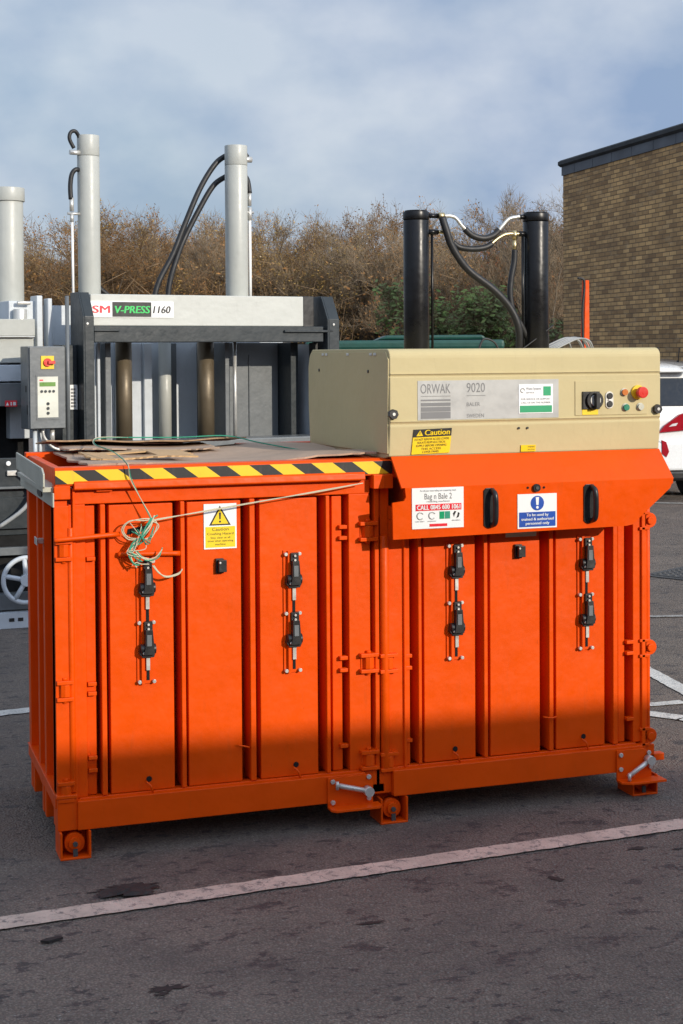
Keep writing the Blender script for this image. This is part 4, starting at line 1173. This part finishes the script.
# ------------------------------------------------------------------ trees
def rnd_dir(rnd):
    while True:
        v = Vector((rnd.uniform(-1, 1), rnd.uniform(-1, 1), rnd.uniform(-1, 1)))
        if .05 < v.length < 1: return v.normalized()
def seg3(b, p, q, r0_, r1_, n=3):
    d = (q - p)
    if d.length < 1e-5: return
    d.normalize(); a = d.orthogonal().normalized(); c = d.cross(a)
    A = []; B = []
    for k in range(n):
        t_ = 2 * PI * k / n; o = a * math.cos(t_) + c * math.sin(t_)
        A.append(b.bm.verts.new(p + o * r0_)); B.append(b.bm.verts.new(q + o * r1_))
    for k in range(n): b._f([A[k], A[(k + 1) % n], B[(k + 1) % n], B[k]], True)
def tree_meshes(seed, H=5.6, leaf='leafbrown', twig='twig', nleaf=3000, spread=1.0, nmain=8, leafsize=.036, low=.14):
    rnd = random.Random(seed)
    tb = MB('bark'); cb_ = MB(twig, leaf)
    tips = []
    def grow(p, d, L, r, depth):
        steps = 3
        for s_ in range(steps):
            nd = (d + rnd_dir(rnd) * .22 + Vector((0, 0, .07))).normalized()
            q = p + nd * L / steps
            r2 = r * (.86 if depth else .90)
            if depth <= 1: seg3(tb, p, q, r, r2, 6 if depth == 0 else 5)
            else: cb_.m(twig); seg3(cb_, p, q, r, r2, 3)
            p, d, r = q, nd, r2
            if depth >= 2: tips.append((p.copy(), d.copy()))
            if depth < 4:
                nb = {0: 1, 1: 2, 2: 3, 3: 4}[depth]
                for _ in range(nb):
                    side = rnd_dir(rnd); side = (side - d * side.dot(d)).normalized()
                    bd = (d * rnd.uniform(.5, 1.0) + side * rnd.uniform(.5, 1.0) * spread + Vector((0, 0, .28))).normalized()
                    grow(p, bd, L * rnd.uniform(.42, .62), max(.0045, r * rnd.uniform(.42, .6)), depth + 1)
    for k in range(nmain):
        a = 2 * PI * k / nmain + rnd.uniform(-.4, .4)
        base = Vector((math.cos(a) * .14, math.sin(a) * .14, 0))
        if k == 0: grow(base, Vector((0, 0, 1)), H * .68, .085, 0)
        else: grow(base + Vector((0, 0, H * low * rnd.uniform(0, .5))), Vector((math.cos(a) * .42 * spread, math.sin(a) * .42 * spread, 1)).normalized(), H * rnd.uniform(.45, .62), .055, 0)
    cb_.m(leaf)
    for _ in range(nleaf):
        p, d = tips[int(rnd.random() * len(tips))]
        c = p + rnd_dir(rnd) * rnd.uniform(0, .16)
        a = rnd_dir(rnd); bdir = a.orthogonal().normalized(); s_ = leafsize * rnd.uniform(.6, 1.4)
        vs = [cb_.bm.verts.new(c + a * s_), cb_.bm.verts.new(c + bdir * s_ * .45), cb_.bm.verts.new(c - a * s_), cb_.bm.verts.new(c - bdir * s_ * .45)]
        cb_._f(vs)
    zmax = max(v.co.z for v in cb_.bm.verts)
    k = H / zmax
    for bm in (tb.bm, cb_.bm):
        for v in bm.verts: v.co *= k
    def fin(bx, name):
        me = bpy.data.meshes.new(name); bx.bm.to_mesh(me); bx.bm.free()
        for q in bx.mats: me.materials.append(M[q])
        return me
    return fin(tb, 'trunk'), fin(cb_, 'crown')
kinds = {
    'russet': [tree_meshes(1, leaf='leafbrown', nleaf=22000), tree_meshes(2, leaf='leafbrown', nleaf=20000, spread=1.2)],
    'ochre': [tree_meshes(3, leaf='leafochre', nleaf=20000), tree_meshes(4, leaf='leafochre', nleaf=9000, spread=1.2)],
    'rust': [tree_meshes(5, leaf='leafred', nleaf=17000)],
    'bare': [tree_meshes(6, leaf='leafbrown', twig='twiggrey', nleaf=5000), tree_meshes(7, leaf='leafochre', twig='twiggrey', nleaf=7000, spread=1.2), tree_meshes(8, leaf='leafbrown', twig='twiggrey', nleaf=3000, spread=.8)],
}
LAB = {'russet': 'russet-leaved tree', 'ochre': 'ochre-leaved tree', 'rust': 'rust-red tree', 'bare': 'bare grey-twigged tree'}
C0 = Vector((-.6286, -4.6094, 0)); F2 = Vector((math.sin(yaw), math.cos(yaw), 0)); R2 = Vector((math.cos(yaw), -math.sin(yaw), 0))
rnd = random.Random(77)
# (sideways offset in metres from the line of sight, distance, kind, height)
spots = []
front = ['rust', 'russet', 'ochre', 'russet', 'ochre', 'russet', 'bare', 'ochre', 'bare', 'bare', 'bare', 'bare', 'rust', 'bare']
for i, k in enumerate(front): spots.append((-9.2 + i * 1.18 + rnd.uniform(-.2, .2), 38 + rnd.uniform(-1, 1), k, 0))
mid = ['russet', 'ochre', 'russet', 'russet', 'bare', 'russet', 'ochre', 'bare', 'russet', 'bare', 'ochre', 'bare', 'bare', 'bare']
for i, k in enumerate(mid): spots.append((-10 + i * 1.36 + rnd.uniform(-.3, .3), 43 + rnd.uniform(-1, 1), k, 1))
back = ['russet', 'rust', 'russet', 'ochre', 'russet', 'bare', 'russet', 'bare', 'russet', 'bare', 'bare', 'russet', 'bare', 'bare', 'bare', 'bare']
for i, k in enumerate(back): spots.append((-12 + i * 1.55 + rnd.uniform(-.3, .3), 50 + rnd.uniform(-1.5, 1.5), k, 2))
ordn = ['first', 'second', 'third', 'fourth', 'fifth', 'sixth', 'seventh', 'eighth', 'ninth', 'tenth', 'eleventh', 'twelfth', 'thirteenth', 'fourteenth', 'fifteenth', 'sixteenth']
rown = ['nearest row', 'middle row', 'farthest row']
cnt = {}
for (s_, D_, k, row) in spots:
    px = 341.5 + 1500 * s_ / D_
    # skyline of the wood in pixels, as a height at that distance
    sk_ = [(-60, 250), (20, 240), (60, 222), (110, 206), (160, 206), (200, 216), (260, 207), (300, 212), (350, 206), (400, 204), (440, 226), (470, 222), (500, 206), (540, 196), (600, 190), (900, 200)]
    for (a, c) in zip(sk_, sk_[1:]):
        if a[0] <= px <= c[0]: yy = a[1] + (c[1] - a[1]) * (px - a[0]) / (c[0] - a[0]); break
    else: yy = 230
    yy += (4, -2, -7)[row] + rnd.uniform(-4, 7)
    Ht = 1.55 + (354 - yy) * D_ / 1500
    tm, cm = rnd.choice(kinds[k])
    i = cnt.get(row, 0); cnt[row] = i + 1
    root = thing('tree', '%s in the %s of the wood, %s from the left' % (LAB[k], rown[row], ordn[i]), 'tree', C0 + F2 * D_ + R2 * s_, rnd.uniform(0, 6.28), 'trees of the autumn wood behind')
    sc = Ht / 5.6
    root.scale = (sc * rnd.uniform(.95, 1.15), sc * rnd.uniform(.95, 1.15), sc)
    for (me, nm) in ((tm, 'trunk'), (cm, 'crown')):
        o = bpy.data.objects.new(nm, me); col.objects.link(o); o.parent = root
# tall thin bare saplings beside the building
sap = tree_meshes(20, leaf='leafbrown', twig='twiggrey', nleaf=60, spread=.55, nmain=3)
for (s_, D_, Ht, lb) in ((4.9, 33, 5.35, 'slender bare sapling rising above the wood just left of the brick building'), (3.9, 34, 5.1, 'slender bare sapling behind the right-hand black cylinder')):
    root = thing('tree', lb, 'tree', C0 + F2 * D_ + R2 * s_, 1.3 + s_, 'trees of the autumn wood behind'); sc = Ht / 5.6; root.scale = (sc, sc, sc)
    for (me, nm) in ((sap[0], 'trunk'), (sap[1], 'crown')):
        o = bpy.data.objects.new(nm, me); col.objects.link(o); o.parent = root
# evergreen bush
bm_ = tree_meshes(30, H=3.1, leaf='leafgreen', nleaf=16000, spread=1.3, nmain=9, leafsize=.06)
root = thing('evergreen_bush', 'dark green leafy bush seen between the two black cylinders', 'bush', C0 + F2 * 29 + R2 * 2.3, .4)
for (me, nm) in ((bm_[0], 'trunk'), (bm_[1], 'crown')):
    o = bpy.data.objects.new(nm, me); col.objects.link(o); o.parent = root
# undergrowth
rnd = random.Random(8)
b = MB('twig', 'leafbrown')
for _ in range(36000):
    s_ = rnd.uniform(-13, 12); D_ = rnd.uniform(36, 52)
    p = C0 + F2 * D_ + R2 * s_ + Vector((0, 0, rnd.uniform(0, 1) ** 1.1 * 3.8))
    if rnd.random() < .5:
        d = (rnd_dir(rnd) + Vector((0, 0, .8))).normalized(); b.m('twig'); seg3(b, p, p + d * rnd.uniform(.3, .9), .011, .005)
    else:
        a = rnd_dir(rnd); c = a.orthogonal().normalized(); k = rnd.uniform(.04, .09); b.m('leafbrown')
        b._f([b.bm.verts.new(p + a * k), b.bm.verts.new(p + c * k * .5), b.bm.verts.new(p - a * k), b.bm.verts.new(p - c * k * .5)])
o = b.build('undergrowth', fixn=False)
tag(o, 'brown brambles and twigs filling the foot of the wood', 'undergrowth', kind='stuff')

scene.render.engine = 'CYCLES'
scene.render.resolution_x = 683; scene.render.resolution_y = 1024
